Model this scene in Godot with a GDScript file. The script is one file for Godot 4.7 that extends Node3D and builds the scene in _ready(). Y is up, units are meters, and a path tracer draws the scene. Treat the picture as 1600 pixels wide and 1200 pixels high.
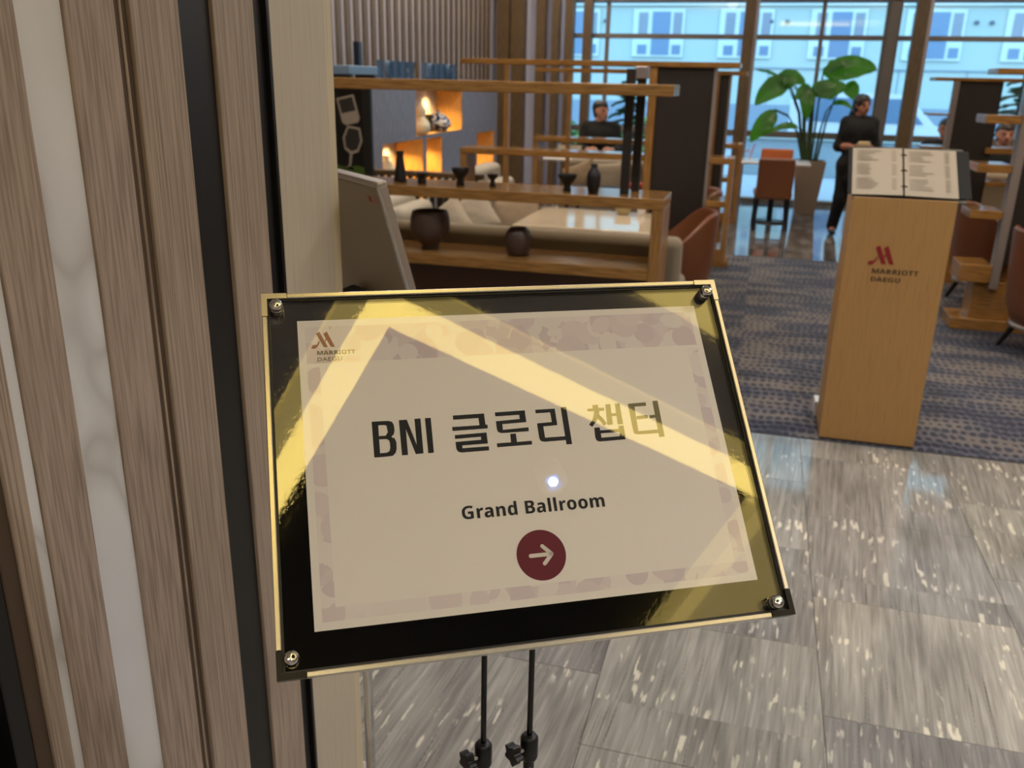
extends Node3D
# A hotel lobby: a direction sign on a stand beside a slatted wall, a lounge behind it.
# World: x to the right, y up, depth measured as positive "d" away from the viewer (Godot z = -d).

var mats := {}
var mesh_cache := {}
var used_names := {}

class MB:
	var v := PackedVector3Array()
	var n := PackedVector3Array()
	var uv := PackedVector2Array()
	var idx := PackedInt32Array()
	func quad(a: Vector3, b: Vector3, c: Vector3, d: Vector3) -> void:   # counter-clockwise seen from outside
		var nn := (b - a).cross(d - a)
		if nn.length_squared() < 1e-16:
			nn = (c - b).cross(a - b)
		nn = nn.normalized()
		var k := v.size()
		v.append_array(PackedVector3Array([a, b, c, d]))
		n.append_array(PackedVector3Array([nn, nn, nn, nn]))
		uv.append_array(PackedVector2Array([Vector2(0, 1), Vector2(1, 1), Vector2(1, 0), Vector2(0, 0)]))
		idx.append_array(PackedInt32Array([k, k + 2, k + 1, k, k + 3, k + 2]))
	func tri(a: Vector3, b: Vector3, c: Vector3) -> void:
		var nn := (b - a).cross(c - a).normalized()
		var k := v.size()
		v.append_array(PackedVector3Array([a, b, c]))
		n.append_array(PackedVector3Array([nn, nn, nn]))
		uv.append_array(PackedVector2Array([Vector2(a.x, a.y), Vector2(b.x, b.y), Vector2(c.x, c.y)]))
		idx.append_array(PackedInt32Array([k, k + 2, k + 1]))
	# rows x cols points; du x dv points outwards when flip is false
	func grid(p: Array, closed_u := false, closed_v := false, flip := false) -> void:
		var rows := p.size()
		var cols: int = p[0].size()
		var k := v.size()
		for r in rows:
			for c in cols:
				var q: PackedVector3Array = p[r]
				var c0 := c - 1
				var c1 := c + 1
				if closed_u:
					c0 = (c0 + cols) % cols
					c1 = c1 % cols
				else:
					c0 = maxi(c0, 0)
					c1 = mini(c1, cols - 1)
				var r0 := r - 1
				var r1 := r + 1
				if closed_v:
					r0 = (r0 + rows) % rows
					r1 = r1 % rows
				else:
					r0 = maxi(r0, 0)
					r1 = mini(r1, rows - 1)
				var du: Vector3 = q[c1] - q[c0]
				var dv: Vector3 = p[r1][c] - p[r0][c]
				var nn := du.cross(dv)
				if nn.length_squared() < 1e-18:
					var alt: int = r1 if r < rows / 2 else r0
					du = p[alt][c1] - p[alt][c0]
					nn = du.cross(dv)
				nn = nn.normalized()
				if flip:
					nn = -nn
				v.append(q[c])
				n.append(nn)
				uv.append(Vector2(float(c) / maxi(1, cols - 1), float(r) / maxi(1, rows - 1)))
		var ru := rows if closed_v else rows - 1
		var cu := cols if closed_u else cols - 1
		for r in ru:
			for c in cu:
				var a := k + r * cols + c
				var b := k + r * cols + (c + 1) % cols
				var d := k + ((r + 1) % rows) * cols + c
				var e := k + ((r + 1) % rows) * cols + (c + 1) % cols
				if flip:
					idx.append_array(PackedInt32Array([a, b, e, a, e, d]))
				else:
					idx.append_array(PackedInt32Array([a, e, b, a, d, e]))
	func mesh() -> ArrayMesh:
		var arr := []
		arr.resize(Mesh.ARRAY_MAX)
		arr[Mesh.ARRAY_VERTEX] = v
		arr[Mesh.ARRAY_NORMAL] = n
		arr[Mesh.ARRAY_TEX_UV] = uv
		arr[Mesh.ARRAY_INDEX] = idx
		var m := ArrayMesh.new()
		m.add_surface_from_arrays(Mesh.PRIMITIVE_TRIANGLES, arr)
		return m


func V(x: float, y: float, d: float) -> Vector3:
	return Vector3(x, y, -d)


# ---------------------------------------------------------------- shapes
func box_mesh(s: Vector3, b := 0.002) -> ArrayMesh:
	var key := "b%.4f,%.4f,%.4f,%.4f" % [s.x, s.y, s.z, b]
	if mesh_cache.has(key):
		return mesh_cache[key]
	b = minf(b, minf(s.x, minf(s.y, s.z)) * 0.45)
	var h := s * 0.5
	var m := MB.new()
	for ax in 3:
		var ay := (ax + 1) % 3
		var az := (ax + 2) % 3
		for sg in [-1.0, 1.0]:
			var p := []
			for q in [[-1, -1], [1, -1], [1, 1], [-1, 1]]:
				var w := Vector3()
				w[ax] = sg * h[ax]
				w[ay] = q[0] * (h[ay] - b)
				w[az] = q[1] * (h[az] - b)
				p.append(w)
			if sg > 0:
				m.quad(p[0], p[1], p[2], p[3])
			else:
				m.quad(p[3], p[2], p[1], p[0])
	for ax in 3:   # chamfered edges along ax
		var ay := (ax + 1) % 3
		var az := (ax + 2) % 3
		for sy in [-1.0, 1.0]:
			for sz in [-1.0, 1.0]:
				var p := []
				for q in [[-1, 0], [1, 0], [1, 1], [-1, 1]]:
					var w := Vector3()
					w[ax] = q[0] * (h[ax] - b)
					w[ay] = sy * (h[ay] if q[1] == 0 else h[ay] - b)
					w[az] = sz * (h[az] - b if q[1] == 0 else h[az])
					p.append(w)
				if sy * sz > 0:
					m.quad(p[0], p[1], p[2], p[3])
				else:
					m.quad(p[3], p[2], p[1], p[0])
	for sx in [-1.0, 1.0]:
		for sy in [-1.0, 1.0]:
			for sz in [-1.0, 1.0]:
				var a := Vector3(sx * h.x, sy * (h.y - b), sz * (h.z - b))
				var c := Vector3(sx * (h.x - b), sy * h.y, sz * (h.z - b))
				var d := Vector3(sx * (h.x - b), sy * (h.y - b), sz * h.z)
				if sx * sy * sz > 0:
					m.tri(a, c, d)
				else:
					m.tri(a, d, c)
	mesh_cache[key] = m.mesh()
	return mesh_cache[key]


func round_box(s: Vector3, r: float, seg := 5) -> ArrayMesh:
	var key := "r%.4f,%.4f,%.4f,%.4f,%d" % [s.x, s.y, s.z, r, seg]
	if mesh_cache.has(key):
		return mesh_cache[key]
	r = minf(r, minf(s.x, minf(s.y, s.z)) * 0.499)
	var h := s * 0.5 - Vector3(r, r, r)
	var m := MB.new()
	var rows := []
	var nrm := []
	for half in 2:
		for i in seg + 1:
			var la := -PI / 2 + (half * (PI / 2)) + PI / 2 * i / seg
			var row := PackedVector3Array()
			var nr := PackedVector3Array()
			for q in 4:
				for j in seg + 1:
					var lo := q * PI / 2 + PI / 2 * j / seg
					var nn := Vector3(cos(la) * cos(lo), sin(la), cos(la) * sin(lo))
					var sx := 1.0 if q == 0 or q == 3 else -1.0
					var sz := 1.0 if q < 2 else -1.0
					row.append(Vector3(sx * h.x, (1.0 if half == 1 else -1.0) * h.y, sz * h.z) + nn * r)
					nr.append(nn)
			rows.append(row)
			nrm.append(nr)
	m.grid(rows, true, false, true)
	var k := 0
	for nr in nrm:
		for nn in nr:
			m.n[k] = nn
			k += 1
	m.quad(Vector3(-h.x, s.y / 2, h.z), Vector3(h.x, s.y / 2, h.z), Vector3(h.x, s.y / 2, -h.z), Vector3(-h.x, s.y / 2, -h.z))
	m.quad(Vector3(-h.x, -s.y / 2, -h.z), Vector3(h.x, -s.y / 2, -h.z), Vector3(h.x, -s.y / 2, h.z), Vector3(-h.x, -s.y / 2, h.z))
	mesh_cache[key] = m.mesh()
	return mesh_cache[key]


func lathe(prof: Array, seg := 32) -> ArrayMesh:   # prof: [r, y] from bottom to top on the outside
	var m := MB.new()
	var rows := []
	for p in prof:
		var row := PackedVector3Array()
		for j in seg:
			var a := TAU * j / seg
			row.append(Vector3(p[0] * cos(a), p[1], p[0] * sin(a)))
		rows.append(row)
	m.grid(rows, true, false, true)
	return m.mesh()


func tube(pts: Array, r, seg := 10, caps := true) -> ArrayMesh:
	var m := MB.new()
	var rows := []
	var side := Vector3()
	for i in pts.size():
		var t: Vector3 = (pts[mini(i + 1, pts.size() - 1)] - pts[maxi(i - 1, 0)]).normalized()
		if side == Vector3():
			side = t.cross(Vector3(0.31, 0.2, 0.93)).normalized()
		side = (side - t * side.dot(t)).normalized()
		var up := t.cross(side)
		var rr: float = r[i] if r is Array else r
		var row := PackedVector3Array()
		for j in seg:
			var a := TAU * j / seg
			row.append(pts[i] + (side * cos(a) + up * sin(a)) * rr)
		rows.append(row)
	m.grid(rows, true, false, false)
	if caps:
		for e in [0, rows.size() - 1]:
			var c: Vector3 = pts[e]
			for j in seg:
				var a: Vector3 = rows[e][j]
				var b: Vector3 = rows[e][(j + 1) % seg]
				if e == 0:
					m.tri(c, b, a)
				else:
					m.tri(c, a, b)
	return m.mesh()


func prism(poly: PackedVector2Array, depth: float) -> ArrayMesh:   # outline in xy, extruded from z=0 to z=depth
	var m := MB.new()
	prism_into(m, poly, depth)
	return m.mesh()


func prism_into(m: MB, poly: PackedVector2Array, depth: float) -> void:
	if Geometry2D.is_polygon_clockwise(poly):
		poly.reverse()
	var t := Geometry2D.triangulate_polygon(poly)
	for i in range(0, t.size(), 3):
		var a := poly[t[i]]
		var b := poly[t[i + 1]]
		var c := poly[t[i + 2]]
		if (b - a).cross(c - a) < 0:
			var s := b
			b = c
			c = s
		m.tri(Vector3(a.x, a.y, depth), Vector3(b.x, b.y, depth), Vector3(c.x, c.y, depth))
		m.tri(Vector3(a.x, a.y, 0), Vector3(c.x, c.y, 0), Vector3(b.x, b.y, 0))
	for i in poly.size():
		var a := poly[i]
		var b := poly[(i + 1) % poly.size()]
		m.quad(Vector3(a.x, a.y, 0), Vector3(b.x, b.y, 0), Vector3(b.x, b.y, depth), Vector3(a.x, a.y, depth))


func pillow_mesh(w: float, h: float, t: float, seed_ := 1) -> ArrayMesh:
	var m := MB.new()
	var ns := FastNoiseLite.new()
	ns.seed = seed_
	ns.frequency = 3.0
	for s in [-1.0, 1.0]:
		var rows := []
		for i in 15:
			var row := PackedVector3Array()
			for j in 15:
				var a := i / 7.0 - 1.0
				var b := j / 7.0 - 1.0
				var e := pow(maxf(0.0, (1 - a * a) * (1 - b * b)), 0.42)
				var pinch := 1.0 - 0.07 * (a * a + b * b - 2.0 * a * a * b * b)
				row.append(Vector3(b * w / 2 * pinch, a * h / 2 * pinch, s * t / 2 * e * (1.0 + 0.12 * ns.get_noise_2d(a, b * s))))
			rows.append(row)
		m.grid(rows, false, false, s < 0)
	return m.mesh()


# ---------------------------------------------------------------- scene tree
func numbered(called: String) -> String:
	if not used_names.has(called):
		used_names[called] = 0
		return called
	used_names[called] += 1
	return "%s_%03d" % [called, used_names[called]]


func tag(o: Node3D, label := "", category := "", group := "", kind := "") -> Node3D:
	if label: o.set_meta("label", label)
	if category: o.set_meta("category", category)
	if group: o.set_meta("group", group)
	if kind: o.set_meta("kind", kind)
	return o


func thing(called: String, label: String, category: String, at := Vector3.ZERO, turn := 0.0, group := "") -> Node3D:
	var o := Node3D.new()
	o.name = numbered(called)
	o.position = at
	o.rotation.y = turn
	add_child(o)
	return tag(o, label, category, group)


func struct_(called: String, at := Vector3.ZERO) -> Node3D:
	var o := Node3D.new()
	o.name = called
	o.position = at
	add_child(o)
	o.set_meta("kind", "structure")
	return o


func part(called: String, mesh: Mesh, mat: Material, parent: Node3D, at := Vector3.ZERO, basis_ := Basis()) -> MeshInstance3D:
	var o := MeshInstance3D.new()
	o.name = called
	o.mesh = mesh
	o.material_override = mat
	o.transform = Transform3D(basis_, at)
	parent.add_child(o, true)
	return o


func world_of(p: Node3D) -> Vector3:
	var o := Vector3()
	var q: Node = p
	while q != self:
		o += (q as Node3D).position
		q = q.get_parent()
	return o


# a chamfered box between two corners of the world (depths positive); parent unturned
func bx(called: String, parent: Node3D, x0: float, x1: float, y0: float, y1: float, d0: float, d1: float, mat: Material, bev := 0.002) -> MeshInstance3D:
	return part(called, box_mesh(Vector3(absf(x1 - x0), absf(y1 - y0), absf(d1 - d0)), bev), mat, parent, V((x0 + x1) / 2, (y0 + y1) / 2, (d0 + d1) / 2) - world_of(parent))


func dup(root: Node3D, at: Vector3, turn: float, label: String, group := "") -> Node3D:
	var r: Node3D = root.duplicate()
	r.name = numbered(String(root.name).trim_suffix("_001"))
	add_child(r)
	r.position = at
	r.rotation.y = turn
	r.set_meta("label", label)
	if group: r.set_meta("group", group)
	return r


# ---------------------------------------------------------------- materials
func noise_tex(seed_: int, freq: float, oct: int, ramp: Array, size := 512, kind := FastNoiseLite.TYPE_SIMPLEX_SMOOTH, fractal := FastNoiseLite.FRACTAL_FBM, warp := 0.0) -> NoiseTexture2D:
	var f := FastNoiseLite.new()
	f.seed = seed_
	f.noise_type = kind
	f.frequency = freq
	f.fractal_type = fractal
	f.fractal_octaves = oct
	if warp > 0.0:
		f.domain_warp_enabled = true
		f.domain_warp_amplitude = warp
		f.domain_warp_frequency = freq * 0.7
	var t := NoiseTexture2D.new()
	t.width = size
	t.height = size
	t.seamless = true
	t.noise = f
	if ramp.size() > 0:
		var g := Gradient.new()
		var offs := PackedFloat32Array()
		var cols := PackedColorArray()
		for r in ramp:
			offs.append(r[0])
			cols.append(r[1])
		g.offsets = offs
		g.colors = cols
		t.color_ramp = g
	return t


func flat(called: String, c: Color, rough := 0.6, metal := 0.0) -> StandardMaterial3D:
	if mats.has(called):
		return mats[called]
	var m := StandardMaterial3D.new()
	m.resource_name = called
	m.albedo_color = c
	m.roughness = rough
	m.metallic = metal
	mats[called] = m
	return m


# wood grain runs along axis "x", "y" or "z" of the world
func wood(called: String, axis: String, dark: Color, light: Color, rough := 0.45, across := 5.0, along := 0.35, seed_ := 3, relief := 0.0) -> StandardMaterial3D:
	if mats.has(called):
		return mats[called]
	var m := StandardMaterial3D.new()
	m.resource_name = called
	var tk := "woodtex%d%s%s" % [seed_, dark.to_html(), light.to_html()]
	if not mats.has(tk):
		mats[tk] = noise_tex(seed_, 0.035, 4, [[0.0, dark.darkened(0.15)], [0.32, dark], [0.5, dark.lerp(light, 0.6)], [0.7, light], [1.0, light.lightened(0.06)]])
	m.albedo_texture = mats[tk]
	m.uv1_triplanar = true
	m.uv1_world_triplanar = true
	m.uv1_triplanar_sharpness = 8.0
	m.uv1_scale = Vector3(along if axis == "x" else across, along if axis == "y" else across, along if axis == "z" else across)
	m.roughness = rough
	if relief > 0.0:
		m.heightmap_enabled = true
		m.heightmap_texture = mats[tk]
		m.heightmap_scale = relief
	mats[called] = m
	return m


func fabric(called: String, c: Color, scale := 14.0, seed_ := 9) -> StandardMaterial3D:
	if mats.has(called):
		return mats[called]
	var m := StandardMaterial3D.new()
	m.resource_name = called
	m.albedo_texture = noise_tex(seed_, 0.12, 3, [[0.0, c.darkened(0.18)], [0.5, c], [1.0, c.lightened(0.1)]], 256)
	m.uv1_triplanar = true
	m.uv1_world_triplanar = true
	m.uv1_scale = Vector3(scale, scale, scale) * 0.3
	m.roughness = 0.9
	m.rim_enabled = true
	m.rim = 0.25
	mats[called] = m
	return m


func lamp(called: String, c: Color, energy: float) -> StandardMaterial3D:
	if mats.has(called):
		return mats[called]
	var m := StandardMaterial3D.new()
	m.resource_name = called
	m.albedo_color = Color(0.9, 0.9, 0.9)
	m.emission_enabled = true
	m.emission = c
	m.emission_energy_multiplier = energy
	m.roughness = 0.8
	mats[called] = m
	return m


func smooth(a: float, b: float, x: float) -> float:
	var t := clampf((x - a) / (b - a), 0, 1)
	return t * t * (3 - 2 * t)


func tile_image() -> ImageTexture:   # grey marble with streaks that run down the picture and white flecks
	var w := 768
	var im := Image.create(w, w, false, Image.FORMAT_RGB8)
	var a := FastNoiseLite.new()
	a.seed = 11
	a.frequency = 1.0
	a.fractal_octaves = 4
	a.fractal_gain = 0.62
	var b := FastNoiseLite.new()
	b.seed = 23
	b.frequency = 1.0
	b.fractal_octaves = 2
	var c := FastNoiseLite.new()
	c.seed = 37
	c.frequency = 1.0
	c.fractal_octaves = 2
	for y in w:
		var fy := float(y) / w
		for x in w:
			var fx := float(x) / w
			var sk := fx + fy * 0.08
			var s := a.get_noise_2d(sk * 60.0, fy * 2.6)
			var fine := b.get_noise_2d(sk * 170.0, fy * 6.0)
			var big := a.get_noise_2d(sk * 5.0 + 90.0, fy * 1.2)
			var g := 0.60 + 0.13 * s + 0.05 * fine + 0.13 * big
			var fl := smooth(0.36, 0.50, b.get_noise_2d(sk * 58.0 + 0.5 * s, fy * 8.5)) * smooth(-0.05, 0.30, c.get_noise_2d(fx * 4.0, fy * 3.0))
			var vein := smooth(0.40, 0.60, a.get_noise_2d(sk * 90.0 + 7.0, fy * 1.3 + 31.0))
			g = g - 0.20 * vein
			var col := Color(g, g * 0.99, g * 0.965).lerp(Color(0.90, 0.88, 0.82), fl * 0.95)
			im.set_pixel(x, y, col)
	return ImageTexture.create_from_image(im)


func carpet_image() -> ImageTexture:   # rows of dark blue dabs on taupe, thicker in drifts
	var w := 1024
	var im := Image.create(w, w, false, Image.FORMAT_RGB8)
	var a := FastNoiseLite.new()
	a.seed = 5
	a.frequency = 1.0
	a.fractal_octaves = 3
	var b := FastNoiseLite.new()
	b.seed = 6
	b.frequency = 1.0
	b.fractal_octaves = 2
	var cols := 58
	var rows := 34
	for y in w:
		var fy := float(y) / w
		for x in w:
			var fx := float(x) / w
			var wx := fx + 0.006 * b.get_noise_2d(fx * 9.0, fy * 9.0)
			var wy := fy + 0.012 * b.get_noise_2d(fx * 7.0 + 50.0, fy * 5.0)
			var r := floori(wy * rows)
			var off := 0.5 * (r % 2) + 0.9 * a.get_noise_2d(r * 0.61, 3.0)
			var cc := wx * cols + off
			var ci := floori(cc)
			var u := cc - ci - 0.5
			var t := wy * rows - r - 0.5
			var drift := 0.75 * a.get_noise_2d(fx * 2.6, fy * 8.0) + 0.06
			var h := fmod(absf(sin(ci * 12.9898 + r * 78.233) * 43758.5453), 1.0)
			var size := 0.34 + 0.34 * drift + 0.22 * (h - 0.5)
			var dist := sqrt(u * u * 0.8 + t * t * 1.0)
			var dab := 1.0 - smooth(size - 0.10, size + 0.08, dist + 0.10 * b.get_noise_2d(fx * 80.0, fy * 80.0))
			var fibre := 0.06 * b.get_noise_2d(fx * 240.0, fy * 60.0)
			var base := Color(0.48, 0.445, 0.41).lerp(Color(0.37, 0.37, 0.395), smooth(-0.2, 0.3, drift))
			var dark := Color(0.12, 0.13, 0.18).lerp(Color(0.22, 0.235, 0.28), h)
			var c := base.lerp(dark, dab * 0.92)
			im.set_pixel(x, y, Color(c.r + fibre, c.g + fibre, c.b + fibre))
	return ImageTexture.create_from_image(im)


func poster_image() -> ImageTexture:   # the printed sheet's pale pattern: discs in a band along the top and narrow strips round the other sides
	var w := 1260
	var h := 891
	var im := Image.create(w, h, false, Image.FORMAT_RGB8)
	var paper := Color(0.90, 0.875, 0.83)
	im.fill(paper)
	var rng := RandomNumberGenerator.new()
	rng.seed = 77
	var tones := [Color(0.84, 0.79, 0.775), Color(0.80, 0.745, 0.74), Color(0.87, 0.835, 0.80), Color(0.825, 0.77, 0.76)]
	var discs := []
	for k in 150:
		var r := rng.randf_range(24, 48)
		discs.append([rng.randf_range(20, w - 20), rng.randf_range(10, 165), r, tones[rng.randi() % 4], rng.randf() < 0.45, rng.randf_range(0, TAU)])
	var ground := Color(0.875, 0.84, 0.81)
	var x0 := 21
	var x1 := w - 21
	var y0 := 21
	var y1 := 138
	im.fill_rect(Rect2i(x0, y0, x1 - x0, y1 - y0), ground)
	for d in discs:
		var dir := Vector2(cos(d[5]), sin(d[5]))
		for y in range(maxi(y0, int(d[1] - d[2])), mini(y1, int(d[1] + d[2]) + 1)):
			for x in range(maxi(x0, int(d[0] - d[2])), mini(x1, int(d[0] + d[2]) + 1)):
				var q := Vector2(x - d[0], y - d[1])
				if q.length() < d[2] and (not d[4] or (q - dir * d[2]).length() < d[2] * 1.15):
					im.set_pixel(x, y, d[3])
	var strip := 36
	for q in [[x0, 150, strip, h - 171], [x1 - strip, 150, strip, h - 171], [x0, h - 21 - strip, x1 - x0, strip]]:   # strips: left, right, bottom
		var rc := Rect2i(q[0], q[1], q[2], q[3])
		im.fill_rect(rc, ground.lerp(paper, 0.35))
		for k in (24 if rc.size.y > strip else 40):
			var r := rng.randf_range(24, 46)
			var cx := rng.randf_range(rc.position.x - 10, rc.end.x + 10)
			var cy := rng.randf_range(rc.position.y - 10, rc.end.y + 10)
			var c: Color = tones[rng.randi() % 4].lerp(paper, 0.15)
			var cut := Vector2.from_angle(rng.randf_range(0, TAU))
			var half := rng.randf() < 0.6
			for y in range(maxi(rc.position.y, int(cy - r)), mini(rc.end.y, int(cy + r) + 1)):
				for x in range(maxi(rc.position.x, int(cx - r)), mini(rc.end.x, int(cx + r) + 1)):
					var d := Vector2(x - cx, y - cy)
					if d.length() < r and (not half or (d - cut * r).length() < r * 1.1):
						im.set_pixel(x, y, c)
	return ImageTexture.create_from_image(im)


func triplanar(m: StandardMaterial3D, s: Vector3) -> StandardMaterial3D:
	m.uv1_triplanar = true
	m.uv1_world_triplanar = true
	m.uv1_triplanar_sharpness = 8.0
	m.uv1_scale = s
	return m


func _ready() -> void:
	# ------------------------------------------------ camera, sky, lights, exposure
	var cam := Camera3D.new()
	cam.name = "camera"
	add_child(cam)
	var right := Vector3(0.963505, 0.020327, -0.266919)
	var down := Vector3(0.105993, -0.944589, 0.310673)
	var fwd := Vector3(-0.245813, -0.327626, -0.912270)
	cam.transform = Transform3D(Basis(right, -down, -fwd), Vector3(0, 1.6, 0))
	cam.fov = rad_to_deg(2.0 * atan(600.0 / 1375.0))
	cam.near = 0.05
	cam.far = 200.0
	var lens := CameraAttributesPhysical.new()
	lens.frustum_focal_length = 27.5
	lens.frustum_focus_distance = 0.88
	lens.exposure_aperture = 8.0
	cam.attributes = lens
	cam.fov = rad_to_deg(2.0 * atan(600.0 / 1375.0))
	cam.current = true

	var env := Environment.new()
	env.background_mode = Environment.BG_SKY
	var sm := ProceduralSkyMaterial.new()
	sm.sky_top_color = Color(0.58, 0.80, 0.97)
	sm.sky_horizon_color = Color(0.68, 0.87, 0.98)
	sm.ground_bottom_color = Color(0.30, 0.36, 0.42)
	sm.ground_horizon_color = Color(0.45, 0.52, 0.58)
	sm.sky_energy_multiplier = 1.0
	var sky := Sky.new()
	sky.sky_material = sm
	env.sky = sky
	env.background_energy_multiplier = 4.8
	env.tonemap_mode = Environment.TONE_MAPPER_LINEAR
	env.tonemap_exposure = 1.0
	env.sdfgi_enabled = true
	env.ssao_enabled = true
	env.ssil_enabled = true
	var we := WorldEnvironment.new()
	we.name = "world_environment"
	we.environment = env
	add_child(we)

	make_materials()
	ceiling_and_lamps()
	room()
	facade()
	slat_wall()
	cabinet_wall()
	window_wall()
	floors()
	screens()
	seating()
	lectern()
	plant()
	people()
	second_sign()
	main_sign()


func area(called: String, at: Vector3, size: Vector2, c: Color, energy: float, parent: Node3D) -> void:   # shines straight down
	var l := AreaLight3D.new()
	l.name = called
	l.area_size = size
	l.light_color = c
	l.light_energy = energy
	l.area_range = 20.0
	l.area_attenuation = 2.0
	l.shadow_enabled = true
	l.transform = Transform3D(Basis(Vector3(1, 0, 0), -PI / 2), at)
	parent.add_child(l, true)


func spot(called: String, at: Vector3, to: Vector3, c: Color, energy: float, angle: float, size: float, parent: Node3D) -> void:
	var l := SpotLight3D.new()
	l.name = called
	l.light_color = c
	l.light_energy = energy
	l.spot_angle = angle
	l.spot_angle_attenuation = 0.8
	l.spot_range = 20.0
	l.spot_attenuation = 2.0
	l.light_size = size
	l.shadow_enabled = true
	var dir := (to - at).normalized()
	var up := Vector3.UP if absf(dir.y) < 0.9 else Vector3.FORWARD
	l.transform = Transform3D(Basis.looking_at(dir, up), at)
	parent.add_child(l, true)


func make_materials() -> void:
	wood("near oak", "y", Color(0.575, 0.51, 0.455), Color(0.67, 0.595, 0.535), 0.55, 9.0, 0.35, 3, 0.03)
	wood("near oak edge", "y", Color(0.555, 0.49, 0.43), Color(0.665, 0.595, 0.525), 0.5, 14.0, 0.22, 4, 0.03)
	wood("pale oak", "y", Color(0.735, 0.69, 0.605), Color(0.76, 0.715, 0.63), 0.45, 16.0, 0.2, 5)
	wood("pale oak edge", "y", Color(0.78, 0.72, 0.59), Color(0.82, 0.76, 0.63), 0.45, 16.0, 0.2, 5)
	wood("shelf oak x", "x", Color(0.52, 0.37, 0.19), Color(0.60, 0.44, 0.235), 0.15, 4.0, 0.3, 6)
	wood("shelf oak y", "y", Color(0.52, 0.37, 0.19), Color(0.60, 0.44, 0.235), 0.3, 4.0, 0.3, 6)
	wood("fin oak", "y", Color(0.34, 0.265, 0.165), Color(0.41, 0.325, 0.205), 0.45, 5.0, 0.3, 7)
	wood("lectern oak", "y", Color(0.655, 0.495, 0.285), Color(0.67, 0.51, 0.295), 0.4, 8.0, 0.25, 8)
	wood("niche oak", "y", Color(0.74, 0.56, 0.30), Color(0.80, 0.62, 0.35), 0.5, 4.0, 0.3, 8)
	wood("cabinet grey", "y", Color(0.47, 0.45, 0.47), Color(0.55, 0.53, 0.55), 0.4, 3.0, 0.3, 12)
	flat("dark panel", Color(0.115, 0.08, 0.055), 0.55)
	flat("black lacquer", Color(0.03, 0.03, 0.035), 0.45)
	flat("groove brown", Color(0.30, 0.23, 0.17), 0.6)
	flat("ceramic brown", Color(0.27, 0.20, 0.165), 0.45)
	flat("ceramic black", Color(0.06, 0.045, 0.04), 0.5)
	flat("leather", Color(0.43, 0.255, 0.15), 0.38)
	flat("leather orange", Color(0.72, 0.38, 0.16), 0.45)
	flat("dark wood leg", Color(0.06, 0.045, 0.04), 0.45)
	fabric("sofa", Color(0.52, 0.47, 0.39))
	fabric("sofa light", Color(0.70, 0.67, 0.60), 14.0, 10)
	fabric("cushion", Color(0.66, 0.61, 0.53), 16.0, 13)
	fabric("cushion tan", Color(0.58, 0.50, 0.40), 16.0, 14)
	flat("chrome", Color(0.85, 0.85, 0.86), 0.08, 1.0)
	flat("brushed silver", Color(0.80, 0.79, 0.76), 0.28, 1.0)
	flat("black gloss", Color(0.012, 0.012, 0.014), 0.12)
	flat("black plastic", Color(0.02, 0.02, 0.022), 0.4)
	flat("white paint", Color(0.90, 0.89, 0.88), 0.7)
	flat("wall lavender", Color(0.70, 0.68, 0.70), 0.7)
	flat("mullion", Color(0.47, 0.43, 0.39), 0.45)
	flat("white top", Color(0.80, 0.74, 0.64), 0.08)
	flat("white marble top", Color(0.85, 0.85, 0.85), 0.12)
	var pane := flat("window glass", Color(0.9, 0.97, 1.0, 0.003), 0.02)
	pane.transparency = BaseMaterial3D.TRANSPARENCY_ALPHA
	var clear := flat("clear glass", Color(0.95, 0.97, 0.97, 0.02), 0.02)
	clear.transparency = BaseMaterial3D.TRANSPARENCY_ALPHA
	var acr := flat("acrylic", Color(1, 1, 1, 0.001), 0.012)
	acr.transparency = BaseMaterial3D.TRANSPARENCY_ALPHA
	acr.normal_enabled = true
	acr.normal_texture = noise_tex(51, 0.02, 2, [], 256)
	(acr.normal_texture as NoiseTexture2D).as_normal_map = true
	(acr.normal_texture as NoiseTexture2D).bump_strength = 1.0
	acr.normal_scale = 0.012
	triplanar(acr, Vector3(3, 3, 3))
	var mb := flat("wall marble", Color(1, 1, 1), 0.22)
	mb.albedo_texture = noise_tex(31, 0.006, 3, [[0.0, Color(0.85, 0.85, 0.85)], [0.40, Color(0.85, 0.85, 0.85)], [0.47, Color(0.795, 0.79, 0.785)], [0.50, Color(0.745, 0.735, 0.725)], [0.54, Color(0.80, 0.797, 0.793)], [0.60, Color(0.83, 0.83, 0.83)], [1.0, Color(0.88, 0.88, 0.88)]])
	triplanar(mb, Vector3(0.6, 0.7, 1.0))
	var img := tile_image()
	for k in 6:
		var t := flat("floor marble %d" % k, [Color(0.96, 0.95, 0.92), Color(0.90, 0.89, 0.86), Color(1.0, 0.985, 0.94), Color(0.84, 0.835, 0.82), Color(0.93, 0.92, 0.88), Color(0.88, 0.875, 0.86)][k], 0.055)
		t.metallic_specular = 0.6
		t.albedo_texture = img
		triplanar(t, Vector3(0.72, 0.72, 0.72))
		t.uv1_offset = Vector3(0.37 * k, 0.0, 0.61 * k)
	var cp := flat("carpet", Color(0.86, 0.88, 0.94), 0.95)
	cp.albedo_texture = carpet_image()
	triplanar(cp, Vector3(0.40, 0.40, 0.40))
	var far := flat("far stone", Color(1, 1, 1), 0.07)
	far.albedo_texture = noise_tex(61, 0.012, 4, [[0.2, Color(0.26, 0.24, 0.23)], [0.5, Color(0.38, 0.36, 0.35)], [0.9, Color(0.50, 0.48, 0.47)]])
	triplanar(far, Vector3(0.8, 0.8, 0.25))


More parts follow.
